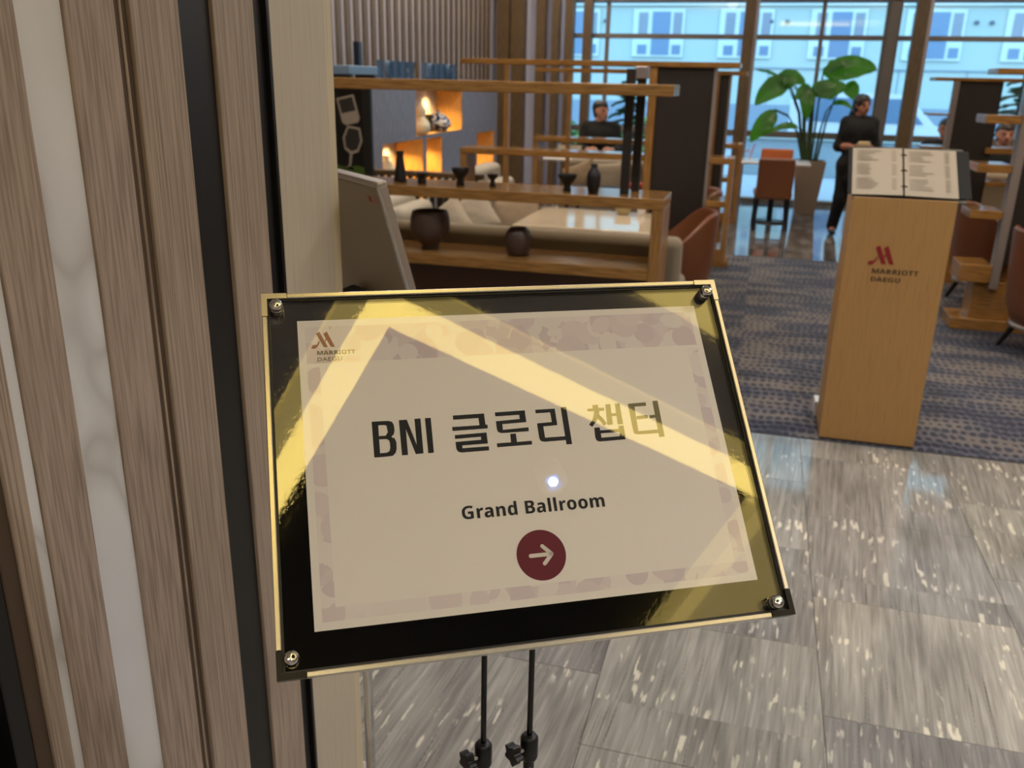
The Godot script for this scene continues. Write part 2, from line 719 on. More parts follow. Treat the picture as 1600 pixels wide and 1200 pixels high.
func ceiling_and_lamps() -> void:
	var c := struct_("ceiling")
	var m: Material = mats["white paint"]
	var y0 := 3.2
	var y1 := 3.4
	# slab round the tray over the entrance (tray opening x 0.04..2.2, depth -1.9..0.35)
	bx("slab", c, -5.0, 0.04, y0, y1, -3.2, 4.2, m)
	bx("slab", c, 2.72, 5.0, y0, y1, -3.2, 4.2, m)
	bx("slab", c, 0.04, 2.72, y0, y1, 0.35, 4.2, m)
	# the lounge is higher
	bx("lounge_slab", c, -5.0, 5.0, 4.8, 5.0, 4.0, 13.5, m)
	bx("bulkhead", c, -5.0, 5.0, 3.4, 4.8, 4.0, 4.2, m)
	bx("slab", c, 0.04, 2.72, y0, y1, -3.2, -1.9, m)
	bx("tray_panel", c, 0.0, 2.76, 3.30, 3.42, -1.94, 0.39, flat("tray bronze", Color(0.02, 0.018, 0.018), 0.5))
	var warm := Color(1.0, 0.87, 0.46)
	var glow := lamp("cove glow", warm, 4.6)
	var half := lamp("cove half glow", warm, 1.2)
	var dim := lamp("cove dim glow", warm, 1.0)
	# [x0, x1, d0, d1, material, lamp power]
	var strips := [
		["left", 0.13, 0.235, -1.89, 0.27, glow, 0.5, 0.05, 0.13, -1.89, 0.34, half],
		["right", 1.98, 2.06, -1.89, 0.27, dim, 0.25, 2.06, 2.70, -1.89, 0.34, dim],
		["front", 0.235, 1.98, 0.165, 0.27, glow, 0.5, 0.13, 2.06, 0.27, 0.34, half],
		["rear", 0.235, 1.98, -1.80, -1.71, glow, 0.5, 0.13, 2.06, -1.89, -1.80, half]]
	var says := {"left": "warm glowing strip along the tray side nearest the slatted wall", "right": "dimmer warm strip along the far right side of the ceiling tray", "front": "warm glowing strip along the tray side nearest the lounge", "rear": "warm glowing strip along the tray side behind the viewer"}
	for s in strips:
		var t := thing("cove_light", says[s[0]], "light", V((s[1] + s[2]) / 2, 3.25, (s[3] + s[4]) / 2))
		bx("bright_diffuser", t, s[1], s[2], 3.2, 3.29, s[3], s[4], s[5], 0.002)
		bx("outer_glow", t, s[7], s[8], 3.2, 3.29, s[9], s[10], s[11], 0.002)  # weaker glow here stands for the cove light fading outward
		area("cove_lamp", Vector3(0, -0.054, 0), Vector2(s[2] - s[1], s[4] - s[3]), warm, s[6] * (s[2] - s[1]) * (s[4] - s[3]), t)
	var t2 := thing("linear_light", "unseen warm linear ceiling light in front of the tray", "light", V(1.6, 3.19, 0.76))  # out of view, placed for the yellow at the top right of the sign
	bx("diffuser", t2, 0.72, 2.5, 3.17, 3.2, 0.66, 0.86, half, 0.004)
	area("linear_lamp", Vector3(0, -0.024, 0), Vector2(1.78, 0.2), warm, 0.4 * 1.78 * 0.2, t2)
	# small cool downlight out of view, placed for the blue dot in the sign
	var d := thing("downlight", "unseen cool white downlight in the middle of the dark ceiling tray", "light", V(1.10, 3.2, -0.122))
	part("bezel", lathe([[0.055, 0.10], [0.055, 0.0], [0.045, -0.004], [0.036, 0.0], [0.034, 0.03]], 24), mats["brushed silver"], d)
	part("lens", lathe([[0.0, 0.02], [0.023, 0.02], [0.023, 0.03], [0.0, 0.03]], 24), lamp("cool led", Color(0.30, 0.58, 1.0), 9.0), d)
	spot("downlight_beam", Vector3(0, 0.01, 0), Vector3(-0.4, -1.0, -0.25), Color(0.55, 0.72, 1.0), 0.25, 35.0, 0.012, d)
	# out-of-view ceiling lamps placed to give wall, sign and shelf fronts neutral light
	for s in [[1.75, 1.5], [2.95, 0.4], [1.3, -2.4], [3.1, -1.6], [2.9, 2.6], [-0.1, -2.3], [-1.7, 3.4], [0.5, 3.3]]:
		var t := thing("unseen_entrance_lamp", "unseen white lamp in the entrance ceiling, lighting wall and sign", "light", V(s[0], 3.2, s[1]), 0.0, "unseen entrance lamps")
		part("bezel", lathe([[0.07, 0.06], [0.07, 0.0], [0.06, -0.004], [0.048, 0.0], [0.046, 0.03]], 20), mats["white paint"], t)
		part("lens", lathe([[0.0, 0.005], [0.045, 0.005], [0.045, 0.02], [0.0, 0.02]], 20), lamp("white led", Color(0.98, 0.97, 1.0), 10.0), t)
		spot("lamp_beam", Vector3(0, -0.01, 0), Vector3(0, -1, 0), Color(0.97, 0.97, 1.0), 3.1, 75.0, 0.06, t)
	var spots := [[0.12, 9.9], [1.52, 9.0], [-1.5, 5.0], [1.9, 5.2], [3.6, 5.2], [-3.62, 7.0], [-3.62, 9.0], [-3.62, 11.0], [3.9, 7.2], [4.2, 9.0]]  # out of view: first two give floor glints, the others light the lounge
	for s in spots:
		var t := thing("unseen_recessed_lamp", "unseen warm recessed lamp in the lounge ceiling", "light", V(s[0], 4.8, s[1]), 0.0, "unseen ceiling lamps")
		part("bezel", lathe([[0.07, 0.06], [0.07, 0.0], [0.06, -0.004], [0.048, 0.0], [0.046, 0.03]], 20), mats["white paint"], t)
		part("lens", lathe([[0.0, 0.005], [0.045, 0.005], [0.045, 0.02], [0.0, 0.02]], 20), lamp("warm led", Color(1.0, 0.80, 0.55), 20.0), t)
		spot("lamp_beam", Vector3(0, -0.01, 0), Vector3(0, -1, 0), Color(1.0, 0.91, 0.78), 5.0, 55.0, 0.05, t)


	# round globes added above the view as fill for the lounge walls
	for s in [[-2.6, 7.2], [-2.6, 9.6], [-2.4, 11.8], [-1.0, 4.45], [2.8, 4.5], [3.8, 8.4], [3.6, 11.4]]:
		var t := thing("fill_globe", "added white fill globe hanging out of view under the lounge ceiling", "light", V(s[0], 3.3, s[1]), 0.0, "added fill globes of the lounge")
		part("globe", lathe([[0.0, -0.11], [0.06, -0.092], [0.1, -0.045], [0.11, 0.0], [0.1, 0.045], [0.06, 0.092], [0.0, 0.11]], 24), lamp("globe glow", Color(1.0, 0.95, 0.88), 3.0), t)
		part("cord", tube([Vector3(0, 0.10, 0), Vector3(0, 1.498 if s[1] > 4.2 else 0.1, 0)], 0.006, 8), mats["black plastic"], t)
		var l := OmniLight3D.new()
		l.name = "globe_fill"
		l.light_color = Color(1.0, 0.95, 0.90)
		l.light_energy = 1.0
		l.light_size = 0.08
		l.omni_range = 20.0
		l.omni_attenuation = 2.0
		l.shadow_enabled = true
		t.add_child(l, true)


func room() -> void:
	var m: Material = flat("warm wall", Color(0.62, 0.55, 0.47), 0.7)
	var w := struct_("wall_right")
	bx("plaster", w, 4.6, 4.8, 0, 3.2, -3.2, 4.2, m)
	bx("plaster", w, 4.6, 4.8, 0, 4.8, 4.2, 13.5, m)
	w = struct_("wall_back")
	bx("plaster", w, -4.8, 4.8, 0, 3.2, -3.2, -3.0, m)
	w = struct_("wall_left")
	bx("plaster", w, -4.2, -4.0, 0, 3.2, 1.2, 4.2, m)
	bx("plaster", w, -4.2, -4.0, 0, 4.8, 4.2, 13.5, m)
	w = struct_("wall_return")
	bx("plaster", w, -4.2, -1.0, 0, 3.2, 1.25, 1.43, m)
	w = struct_("wall_side")
	bx("plaster", w, -1.2, -1.0, 0, 3.2, -3.0, 1.24, m)


func floors() -> void:
	var f := struct_("floor")
	bx("screed", f, -4.8, 4.8, -0.2, -0.012, -3.2, 13.6, flat("grout", Color(0.30, 0.29, 0.27), 0.7), 0.0)
	var rng := RandomNumberGenerator.new()
	rng.seed = 4
	var p := 0.604
	var x_edges := [-4.0, -3.93, -3.32, -2.71, -2.10, -1.497, -0.892, -0.288, 0.318, 0.926, 1.534, 2.142, 2.75, 3.36, 3.97, 4.58]
	for c in x_edges.size() - 1:
		var off: float = 2.10 if c % 2 == 0 else 1.81
		if c == 8:
			off = 2.105
		var k := floori((1.0 - off) / p)
		while off + k * p < 4.14:
			var d0: float = off + k * p
			var d1: float = minf(d0 + p, 4.14)
			d0 = maxf(d0, 1.0 if x_edges[c] > -1.0 else 1.435)
			if d1 - d0 > 0.02:
				bx("floor_tile", f, x_edges[c] + 0.0008, x_edges[c + 1] - 0.0008, -0.012, 0.0, d0 + 0.0008, d1 - 0.0008, mats["floor marble %d" % (rng.randi() % 6)], 0.0006)
			k += 1
	bx("floor_slab", f, -1.0, 4.58, -0.012, 0.0, -3.0, 0.999, mats["floor marble 0"], 0.0)
	# polished stone beyond the carpet, in large slabs
	for i in 8:
		for j in 5:
			bx("stone_slab", f, -4.0 + i * 1.08, -4.0 + (i + 1) * 1.08 - 0.002, -0.012, 0.0, 8.9 + j * 0.9, 8.9 + (j + 1) * 0.9 - 0.002, mats["far stone"], 0.0006)
	var cp := thing("carpet", "grey and navy dappled lounge carpet beyond the marble floor", "carpet", V(0.3, -0.012, 6.5))
	bx("pile", cp, -3.45, 4.6, -0.012, 0.004, 4.145, 8.895, mats["carpet"], 0.002)
	bx("edge_trim", cp, -3.45, 4.6, -0.012, 0.003, 4.1405, 4.1445, flat("dark trim", Color(0.12, 0.11, 0.10), 0.4), 0.0)


func slat_wall() -> void:   # the near wall: boards, marble strips and black recesses, seen along its length
	var w := struct_("wall_near")
	var X := -0.72
	var oak: Material = mats["near oak"]
	var edge: Material = mats["near oak edge"]
	var blk: Material = mats["black lacquer"]
	bx("backing", w, -1.0, X - 0.05, 0, 3.2, -3.0, 1.25, flat("backing", Color(0.10, 0.08, 0.07), 0.7), 0.0)
	var s := 0.72 / 0.70
	# [from, to, recess of its face behind the board faces, kind], depths measured along the wall
	var runs := [[0.598, 0.622, 0.006, "b"], [0.622, 0.642, 0.004, "g"], [0.642, 0.667, 0.0, "e"], [0.667, 0.684, 0.004, "m"], [0.684, 0.749, 0.0, "o"], [0.749, 0.8145, 0.004, "m"], [0.8145, 0.891, 0.0, "o"],
		[0.891, 0.9015, 0.004, "g"], [0.9015, 0.9055, 0.002, "e3"], [0.9055, 0.9165, 0.005, "g2"], [0.917, 0.943, 0.0, "e"], [0.944, 1.010, 0.002, "e2"], [1.010, 1.080, 0.006, "b"], [1.080, 1.178, 0.0, "e"], [1.178, 1.209, 0.006, "b"]]
	for r in runs:
		var k: String = r[3]
		var mat: Material = oak
		var called := "wood_board"
		if k == "m":
			mat = mats["wall marble"]
			called = "marble_strip"
		elif k == "b":
			mat = blk
			called = "black_recess"
		elif k.begins_with("g"):
			mat = mats["groove brown"]
			called = "groove_strip"
		elif k.begins_with("e"):
			mat = edge
			called = "edge_board"
		bx(called, w, X - 0.06, X - r[2], 0, 3.2, r[0] * s, r[1] * s, mat, 0.0012)
	# the same bay again towards and behind the viewer
	for b in 8:
		var o := 0.59 - 0.42 * (b + 1)
		for q in [[0.0, 0.02, 0.04, "b"], [0.02, 0.09, 0.0, "o"], [0.09, 0.155, 0.012, "m"], [0.155, 0.225, 0.0, "o"], [0.225, 0.29, 0.012, "m"], [0.29, 0.36, 0.0, "o"], [0.36, 0.42, 0.04, "b"]]:
			bx({"b": "black_recess", "o": "wood_board", "m": "marble_strip"}[q[3]], w, X - 0.06, X - q[2], 0, 3.2, o + q[0], o + q[1], {"b": blk, "o": oak, "m": mats["wall marble"]}[q[3]], 0.0012)
	# the end post of the wall
	var e := struct_("trim_1")
	bx("metal_edge", e, X - 0.05, X + 0.002, 0, 3.2, 1.209 * s, 1.217 * s, flat("dark steel", Color(0.20, 0.19, 0.18), 0.35, 0.8), 0.0006)
	bx("post_face", e, -1.0, X, 0, 3.2, 1.217 * s, 1.390 * s, mats["pale oak"], 0.0008)
	bx("shadow_gap", e, -1.0, X - 0.003, 0, 3.2, 1.390 * s, 1.3915 * s, mats["black lacquer"], 0.0)
	bx("post_lipping", e, -1.0, X - 0.002, 0, 3.2, 1.3915 * s, 1.420 * s, mats["pale oak edge"], 0.0015)


func facade() -> void:   # the pale block across the street, its ground, a low wall and trees
	var wallm := flat("facade", Color(0.67, 0.72, 0.69), 0.8)
	var base := flat("facade base", Color(0.50, 0.55, 0.60), 0.8)
	var frame := flat("facade frame", Color(0.76, 0.80, 0.77), 0.5)
	var gl := flat("facade glass", Color(0.40, 0.50, 0.60), 0.3)
	var gl2 := flat("facade glass grey", Color(0.50, 0.53, 0.57), 0.3)
	var b := thing("building", "pale apartment block across the street with white framed windows", "building", V(0, -0.3, 26))
	bx("wall", b, -16, 22, -0.3, 13, 26.0, 27.0, wallm, 0.0)
	bx("base_course", b, -16, 22, -0.3, 1.08, 25.93, 26.0, base, 0.0)
	bx("ledge", b, -16, 22, 2.0, 2.03, 25.96, 26.0, base, 0.0)
	bx("cornice", b, -16, 22, 3.56, 3.75, 25.9, 26.0, frame, 0.0)
	for k in 15:
		bx("joint", b, -9.85 + k * 1.63, -9.83 + k * 1.63, 1.08, 2.0, 25.985, 26.0, base, 0.0)
	for k in range(-4, 9):
		var x := -3.74 + 2.32 * k
		var win := bx("window", b, x - 0.03, x + 1.36, 2.25, 3.47, 25.94, 26.0, frame, 0.004)
		var at := V(x + 0.665, 2.86, 25.97)
		for q in [[0.12, 0.37, 2.78, 3.38, gl2], [0.12, 0.37, 2.32, 2.56, gl], [0.49, 0.98, 2.30, 3.40, gl], [1.06, 1.29, 2.78, 3.38, gl2], [1.06, 1.29, 2.32, 2.56, gl]]:
			part("pane", box_mesh(Vector3(q[1] - q[0], q[3] - q[2], 0.02), 0.0), q[4], win, V(x + (q[0] + q[1]) / 2, (q[2] + q[3]) / 2, 25.935) - at)
	var lampm := flat("vent", Color(0.35, 0.38, 0.42), 0.5)
	for x in [4.83, 5.18, -4.55, -0.12, 0.28]:
		part("wall_vent", lathe([[0.0, -0.05], [0.05, -0.04], [0.06, 0.02], [0.0, 0.05]], 12), lampm, b, V(x, 3.17, 25.95) - b.position)
	var g := struct_("ground_outside")
	bx("paving", g, -16, 22, -0.35, -0.05, 13.62, 26.0, flat("paving", Color(0.62, 0.64, 0.66), 0.8), 0.0)
	# low parapet beyond the glass
	var p := thing("parapet", "low grey blue parapet outside the lounge windows", "wall", V(0.5, -0.05, 18))
	bx("parapet_body", p, -0.4, 3.2, -0.05, 0.62, 18.0, 18.2, flat("parapet", Color(0.60, 0.66, 0.68), 0.7), 0.01)
	bx("coping", p, -0.45, 3.25, 0.62, 0.68, 17.95, 18.25, frame, 0.01)
	# parked van
	var v := thing("van", "white parked van beyond the tall potted plant", "van", V(1.9, -0.05, 20.5))
	var side := PackedVector2Array([Vector2(-1.4, 0.25), Vector2(1.7, 0.25), Vector2(1.75, 0.75), Vector2(1.35, 0.95), Vector2(0.8, 1.5), Vector2(-1.3, 1.55), Vector2(-1.42, 1.3)])
	part("body", prism(side, 1.2), flat("van white", Color(0.85, 0.86, 0.87), 0.3), v, Vector3(0, 0, -0.6))
	part("side_window", prism(PackedVector2Array([Vector2(-1.15, 0.95), Vector2(-0.2, 0.95), Vector2(-0.2, 1.42), Vector2(-1.15, 1.42)]), 0.02), gl, v, Vector3(0, 0, 0.6))
	part("side_window", prism(PackedVector2Array([Vector2(-0.1, 0.95), Vector2(1.15, 0.95), Vector2(0.72, 1.42), Vector2(-0.1, 1.42)]), 0.02), gl, v, Vector3(0, 0, 0.6))
	for x in [-0.9, 1.05]:
		part("wheel", lathe([[0.0, -0.1], [0.26, -0.1], [0.3, -0.06], [0.3, 0.06], [0.26, 0.1], [0.0, 0.1]], 20), mats["black plastic"], v, Vector3(x, 0.3, 0.55), Basis(Vector3(1, 0, 0), PI / 2))
	fir("feathery fir tree outside the glass right of the seated man", V(-2.15, -0.05, 15.0), 1.78, 0.75, 3)
	fir("feathery fir tree outside the glass at the right edge of the photo", V(3.55, -0.05, 15.0), 1.9, 0.8, 8)
	fir("small fir tree outside the glass left of the seated man", V(-3.75, -0.05, 15.3), 1.35, 0.5, 5)
	hedge("pale green hedge outside the glass behind the fir trees on the left", -4.2, -1.3, 17.5, 1.0, 31)
	hedge("pale green hedge outside the glass at the right edge of the photo", 3.3, 6.0, 17.5, 1.1, 32)


func hedge(label: String, x0: float, x1: float, d: float, h: float, seed_: int) -> void:
	var o := thing("hedge", label, "hedge", V((x0 + x1) / 2, -0.05, d))
	var rng := RandomNumberGenerator.new()
	rng.seed = seed_
	var m := MB.new()
	for k in 5200:
		var c := Vector3(rng.randf_range(-0.5, 0.5) * (x1 - x0), 0, rng.randf_range(-0.3, 0.3))
		c.y = rng.randf() * h * (0.85 + 0.15 * sin(c.x * 3.1 + seed_))
		var u := Vector3(rng.randf_range(-1, 1), rng.randf_range(-1, 1), rng.randf_range(-1, 1)).normalized()
		var w := u.cross(Vector3(rng.randf_range(-1, 1), 0.3, rng.randf_range(-1, 1))).normalized()
		m.tri(c - u * 0.05, c + w * 0.035, c + u * 0.05)
		m.tri(c + u * 0.05, c - w * 0.035, c - u * 0.05)
	var lf := part("leaves", m.mesh(), flat("hedge green", Color(0.50, 0.66, 0.36), 0.6), o)
	lf.set_meta("kind", "stuff")
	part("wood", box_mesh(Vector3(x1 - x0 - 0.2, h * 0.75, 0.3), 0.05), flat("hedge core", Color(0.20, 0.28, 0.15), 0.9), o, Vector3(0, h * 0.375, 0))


func fir(label: String, at: Vector3, h: float, r: float, seed_: int) -> void:
	var t := thing("fir_tree", label, "tree", at)
	part("trunk", tube([Vector3(0, 0, 0), Vector3(0.03, h * 0.5, 0), Vector3(0, h, 0)], [0.09, 0.06, 0.015], 8), flat("bark", Color(0.23, 0.19, 0.16), 0.9), t)
	var rng := RandomNumberGenerator.new()
	rng.seed = seed_
	var leaf := MB.new()
	var twig := MB.new()
	for k in 40:
		var y := 0.25 + (h - 0.30) * k / 40.0
		var ln := r * (1.15 - y / h) * rng.randf_range(0.7, 1.15)
		var a := k * 2.4 + rng.randf_range(-0.3, 0.3)
		var dir := Vector3(cos(a), 0, sin(a))
		var side := Vector3(-dir.z, 0, dir.x)
		for j in 26:
			var f := (j + 1) / 26.0
			var p := Vector3(0, y, 0) + dir * ln * f + Vector3(0, -0.28 * ln * f * f, 0)
			for s in [-1.0, 1.0]:
				var L := (0.04 + 0.11 * sin(PI * minf(f + 0.12, 1.0))) * rng.randf_range(0.7, 1.2)
				var tip: Vector3 = p + side * s * L + dir * L * 0.6 + Vector3(0, -0.05 * rng.randf(), 0)
				var wd := dir * 0.012 + Vector3(0, 0.012, 0)
				leaf.tri(p - wd, tip, p + wd)
				leaf.tri(p + wd, tip, p - wd)
		var q0 := Vector3(0, y, 0)
		var q1 := q0 + dir * ln + Vector3(0, -0.28 * ln, 0)
		twig.quad(q0 - side * 0.012, q0 + side * 0.012, q1 + side * 0.004, q1 - side * 0.004)
	var nd := part("needles", leaf.mesh(), flat("needles", Color(0.16, 0.36, 0.20), 0.7), t)
	nd.set_meta("kind", "stuff")
	var bo := part("boughs", twig.mesh(), flat("bark", Color(0.23, 0.19, 0.16), 0.9), t)
	bo.set_meta("kind", "stuff")


func window_wall() -> void:
	var mu: Material = mats["mullion"]
	var fin: Material = mats["fin oak"]
	var w := struct_("wall_far")
	bx("header", w, -4.2, 4.8, 4.5, 4.8, 13.2, 13.5, flat("header grey", Color(0.45, 0.43, 0.42), 0.6), 0.0)
	bx("transom", w, -4.2, 4.8, 2.645, 2.78, 13.2, 13.5, mats["header grey"], 0.004)
	bx("sill", w, -4.2, 4.8, -0.01, 0.06, 13.22, 13.42, mu, 0.004)
	bx("pier", w, -4.2, -3.85, 0, 4.5, 13.2, 13.5, mats["wall lavender"], 0.0)
	bx("pier", w, 4.5, 4.8, 0, 4.5, 13.2, 13.5, mu, 0.0)
	# windows: [x0, x1, extra upright or 0]
	var wins := [[-3.85, -0.33, -2.29], [-0.33, 1.41, 0.60], [1.53, 4.5, 3.2]]
	for i in wins.size():
		var a: Array = wins[i]
		var o := struct_("window_%d" % (i + 1))
		for x in [a[0], a[1] - 0.035]:
			bx("window_frame", o, x, x + 0.035, 2.78, 4.5, 13.26, 13.36, mu, 0.004)
			bx("window_frame", o, x, x + 0.035, 0.06, 2.645, 13.26, 13.36, mu, 0.004)
		bx("upright", o, a[2] - 0.026, a[2] + 0.026, 0.06, 2.645, 13.27, 13.35, mu, 0.004)
		bx("upright", o, a[2] - 0.026, a[2] + 0.026, 2.78, 4.5, 13.27, 13.35, mu, 0.004)
		bx("rail", o, a[0] + 0.035, a[1] - 0.035, 3.6, 3.645, 13.26, 13.36, mu, 0.004)
		bx("rail", o, a[0] + 0.035, a[1] - 0.035, 2.172, 2.235, 13.26, 13.36, mu, 0.004)
		bx("rail", o, a[0] + 0.035, a[1] - 0.035, 0.90, 0.985, 13.26, 13.36, mu, 0.004)
		for q in [[a[0] + 0.035, a[2] - 0.026], [a[2] + 0.026, a[1] - 0.035]]:
			for y in [[0.06, 0.90], [0.985, 2.172], [2.235, 2.645], [2.78, 3.6], [3.645, 4.5]]:
				bx("pane", o, q[0], q[1], y[0], y[1], 13.305, 13.313, mats["window glass"], 0.0)
	var t := struct_("trim_2")
	bx("mullion_post", t, 1.41, 1.53, 0, 4.5, 13.2, 13.42, mu, 0.004)
	# wooden columns before the glass
	var cols := [[-0.405, -0.27, 12.72, 12.86, "oak column left of the tall potted plant"], [1.664, 1.815, 12.72, 12.86, "oak column behind the waitress's shoulder"]]
	for c in cols:
		var o := thing("column", c[4], "column", V((c[0] + c[1]) / 2, 0, 12.8))
		bx("shaft", o, c[0], c[1], 0, 4.798, c[2], c[3], fin, 0.004)
		bx("steel_strip", o, c[1], c[1] + 0.045, 0, 4.798, c[2] + 0.03, c[3] - 0.02, flat("pale steel", Color(0.60, 0.57, 0.56), 0.35, 0.5), 0.002)
	# wooden fins standing along the left part of the glass
	var fins := [[-3.845, -3.66], [-3.64, -3.44], [-3.265, -3.135], [-3.035, -2.935], [-2.84, -2.73], [-2.59, -2.47]]
	for i in fins.size():
		var f: Array = fins[i]
		var o := thing("fin", "tall narrow oak fin before the left window, number %d from the cabinet wall" % (i + 1), "fin", V((f[0] + f[1]) / 2, 0, 13.1))
		o.set_meta("label", ["tall oak fin touching the end of the cabinet wall", "wide oak fin, second beyond the cabinet wall", "oak fin between two pale gaps, third beyond the cabinet wall", "slim oak fin, fourth beyond the cabinet wall", "slim oak fin beside the first clear pane", "oak fin standing alone before the clear glass left of the seated man"][i])
		bx("fin_board", o, f[0], f[1], 0, 4.798, 13.0, 13.17, fin, 0.004)
	# pale blind behind the fins
	var bl := thing("blind", "pale lavender blind hanging behind the oak fins", "blind", V(-3.4, 4.5, 13.19))
	var bc := fabric("blind cloth", Color(0.80, 0.80, 0.86), 20.0, 21)
	bc.backlight_enabled = true
	bc.backlight = Color(0.55, 0.55, 0.58)
	bx("blind_cloth", bl, -3.84, -2.86, 0.07, 4.5, 13.19, 13.195, bc, 0.0)


func cabinet_wall() -> void:   # left lounge wall: slats above a ledge, grey cabinet with lit niches below
	var X := -3.9
	var w := struct_("wall_slatted")
	bx("plaster", w, -4.0, X - 0.012, 0, 4.8, 6.4, 13.2, mats["wall lavender"], 0.0)
	for k in 32:
		var d := 6.6 + k * 0.198
		bx("slat", w, X - 0.012, X + 0.006, 1.58, 4.8, d, d + 0.105, mats["fin oak"], 0.003)
	var c := thing("cabinet", "grey wall cabinet with glowing oak niches under the slatted wall", "cabinet", V(X, 0, 9.8))
	var g: Material = mats["cabinet grey"]
	var D := X - 0.06
	var F := X + 0.32          # front face of the cabinet
	# niches as [d0, d1, y0, y1] on the front face
	var s := 3.58 / 3.8
	var niches := [[9.70, 11.33, 0.955, 1.46], [8.74, 9.92, 0.20, 0.925], [10.02, 10.56, 0.20, 0.915], [11.98, 12.80, 0.25, 0.885]]
	for n in niches:
		n[0] *= s
		n[1] *= s
		n[2] = 1.6 - (1.6 - n[2]) * s
		n[3] = 1.6 - (1.6 - n[3]) * s
	var top := 1.535
	bx("ledge", c, D, F, top, top + 0.035, 6.4, 12.2, g, 0.003)
	# uprights and infill between the niches, row by row
	var e0 := 6.4
	var e1 := 12.2
	var yA: float = niches[0][2]
	var yB: float = niches[1][3]
	bx("panel", c, D, F, yA, top, e0, niches[0][0], g, 0.002)
	bx("panel", c, D, F, yA, top, niches[0][1], e1, g, 0.002)
	bx("panel", c, D, F, niches[0][3], top, niches[0][0], niches[0][1], g, 0.002)
	bx("rail_panel", c, D, F, yB, yA, e0, e1, g, 0.002)
	var low: float = 0.3
	bx("plinth_panel", c, D, F, 0.0, low, e0, e1, g, 0.002)
	var cur := e0
	for k in [1, 2, 3]:
		bx("panel", c, D, F, low, yB, cur, niches[k][0], g, 0.002)
		if niches[k][3] < yB - 0.002:
			bx("panel", c, D, F, niches[k][3], yB, niches[k][0], niches[k][1], g, 0.002)
		cur = niches[k][1]
	bx("panel", c, D, F, low, yB, cur, e1, g, 0.002)
	var warm := Color(1.0, 0.80, 0.48)
	for k in niches.size():
		var n: Array = niches[k]
		var y0: float = maxf(n[2], low)
		bx("niche_back", c, D, D + 0.02, y0, n[3], n[0], n[1], mats["niche oak"], 0.0)
		bx("niche_side", c, D + 0.02, F - 0.004, y0, n[3], n[1] - 0.012, n[1], mats["niche oak"], 0.0)
		bx("niche_side", c, D + 0.02, F - 0.004, y0, n[3], n[0], n[0] + 0.012, mats["niche oak"], 0.0)
		bx("niche_floor", c, D + 0.02, F - 0.004, y0, y0 + 0.012, n[0] + 0.012, n[1] - 0.012, mats["niche oak"], 0.0)
		var cnt := 2 if n[1] - n[0] > 1.0 else 1
		for j in cnt:  # lamps out of view in the roof, placed to light the niche
			var dd: float = n[0] + (n[1] - n[0]) * (j + 0.5) / cnt
			var lp := thing("unseen_niche_lamp", "unseen warm lamp in the roof of a cabinet niche", "light", V(X + 0.12, n[3], dd), 0.0, "unseen lamps in the cabinet niches")
			part("puck", lathe([[0.0, -0.018], [0.032, -0.018], [0.038, 0.0], [0.0, 0.0]], 16), lamp("niche led", warm, 5.0), lp)
			spot("niche_beam", Vector3(0, -0.022, 0), Vector3(0, -1, 0), warm, 1.5, 68.0, 0.03, lp)
	# things in the niches
	var n0: Array = niches[0]
	var fl: float = n0[2] + 0.012
	var xx := X + 0.18
	var vz := thing("white_vase", "white double gourd vase in the upper lit niche", "vase", V(xx + 0.10, fl, n0[0] + 0.22))
	part("body", lathe([[0.0, 0.0], [0.075, 0.0], [0.115, 0.05], [0.105, 0.12], [0.055, 0.18], [0.05, 0.2], [0.065, 0.24], [0.055, 0.28], [0.022, 0.32], [0.02, 0.36], [0.028, 0.37], [0.018, 0.37], [0.0, 0.35]], 24), flat("white glaze", Color(0.88, 0.84, 0.72), 0.25), vz)
	var tb := thing("tumbler", "olive green glass jar beside the blue patterned jar", "jar", V(xx, fl, n0[0] + 0.72))
	part("body", lathe([[0.0, 0.0], [0.05, 0.0], [0.055, 0.08], [0.05, 0.17], [0.062, 0.19], [0.054, 0.19], [0.044, 0.16], [0.0, 0.03]], 20), flat("olive glass", Color(0.16, 0.15, 0.07), 0.2), tb)
	var bj := thing("blue_jar", "blue and white patterned round jar in the upper lit niche", "jar", V(xx + 0.03, fl, n0[0] + 0.98))
	var bm := flat("blue china", Color(1, 1, 1), 0.2)
	bm.albedo_texture = noise_tex(71, 0.03, 2, [[0.4, Color(0.10, 0.16, 0.38)], [0.5, Color(0.75, 0.78, 0.82)], [0.6, Color(0.85, 0.86, 0.86)]], 256)
	part("body", lathe([[0.0, 0.0], [0.09, 0.0], [0.15, 0.06], [0.15, 0.11], [0.10, 0.17], [0.06, 0.19], [0.06, 0.2], [0.0, 0.2]], 24), bm, bj)
	part("knob", lathe([[0.0, 0.0], [0.02, 0.0], [0.024, 0.02], [0.0, 0.04]], 12), bm, bj, Vector3(0, 0.198, 0))
	# books, bottles on the lower niches
	var n1: Array = niches[1]
	var jug := thing("white_jug", "cream white jug standing in the lower left niche", "jug", V(X + 0.26, low + 0.012, n1[0] + 0.22))
	part("body", lathe([[0.0, 0.0], [0.09, 0.0], [0.11, 0.2], [0.10, 0.36], [0.07, 0.44], [0.032, 0.49], [0.038, 0.53], [0.028, 0.53], [0.0, 0.48]], 24), mats["white glaze"], jug)
	# shelf ends of the low slatted front
	var ls := thing("low_screen", "low brown slatted screen in front of the grey cabinet", "screen", V(-2.9, 0, 6.6))
	for k in 22:
		bx("slat", ls, -3.38 + k * 0.06, -3.355 + k * 0.06, 0.06, 0.86, 6.6, 6.64, mats["dark panel"], 0.003)
	bx("top_rail", ls, -3.4, -2.05, 0.86, 0.9, 6.58, 6.66, mats["fin oak"], 0.003)
	bx("bottom_rail", ls, -3.4, -2.05, 0.004, 0.06, 6.58, 6.66, mats["fin oak"], 0.003)
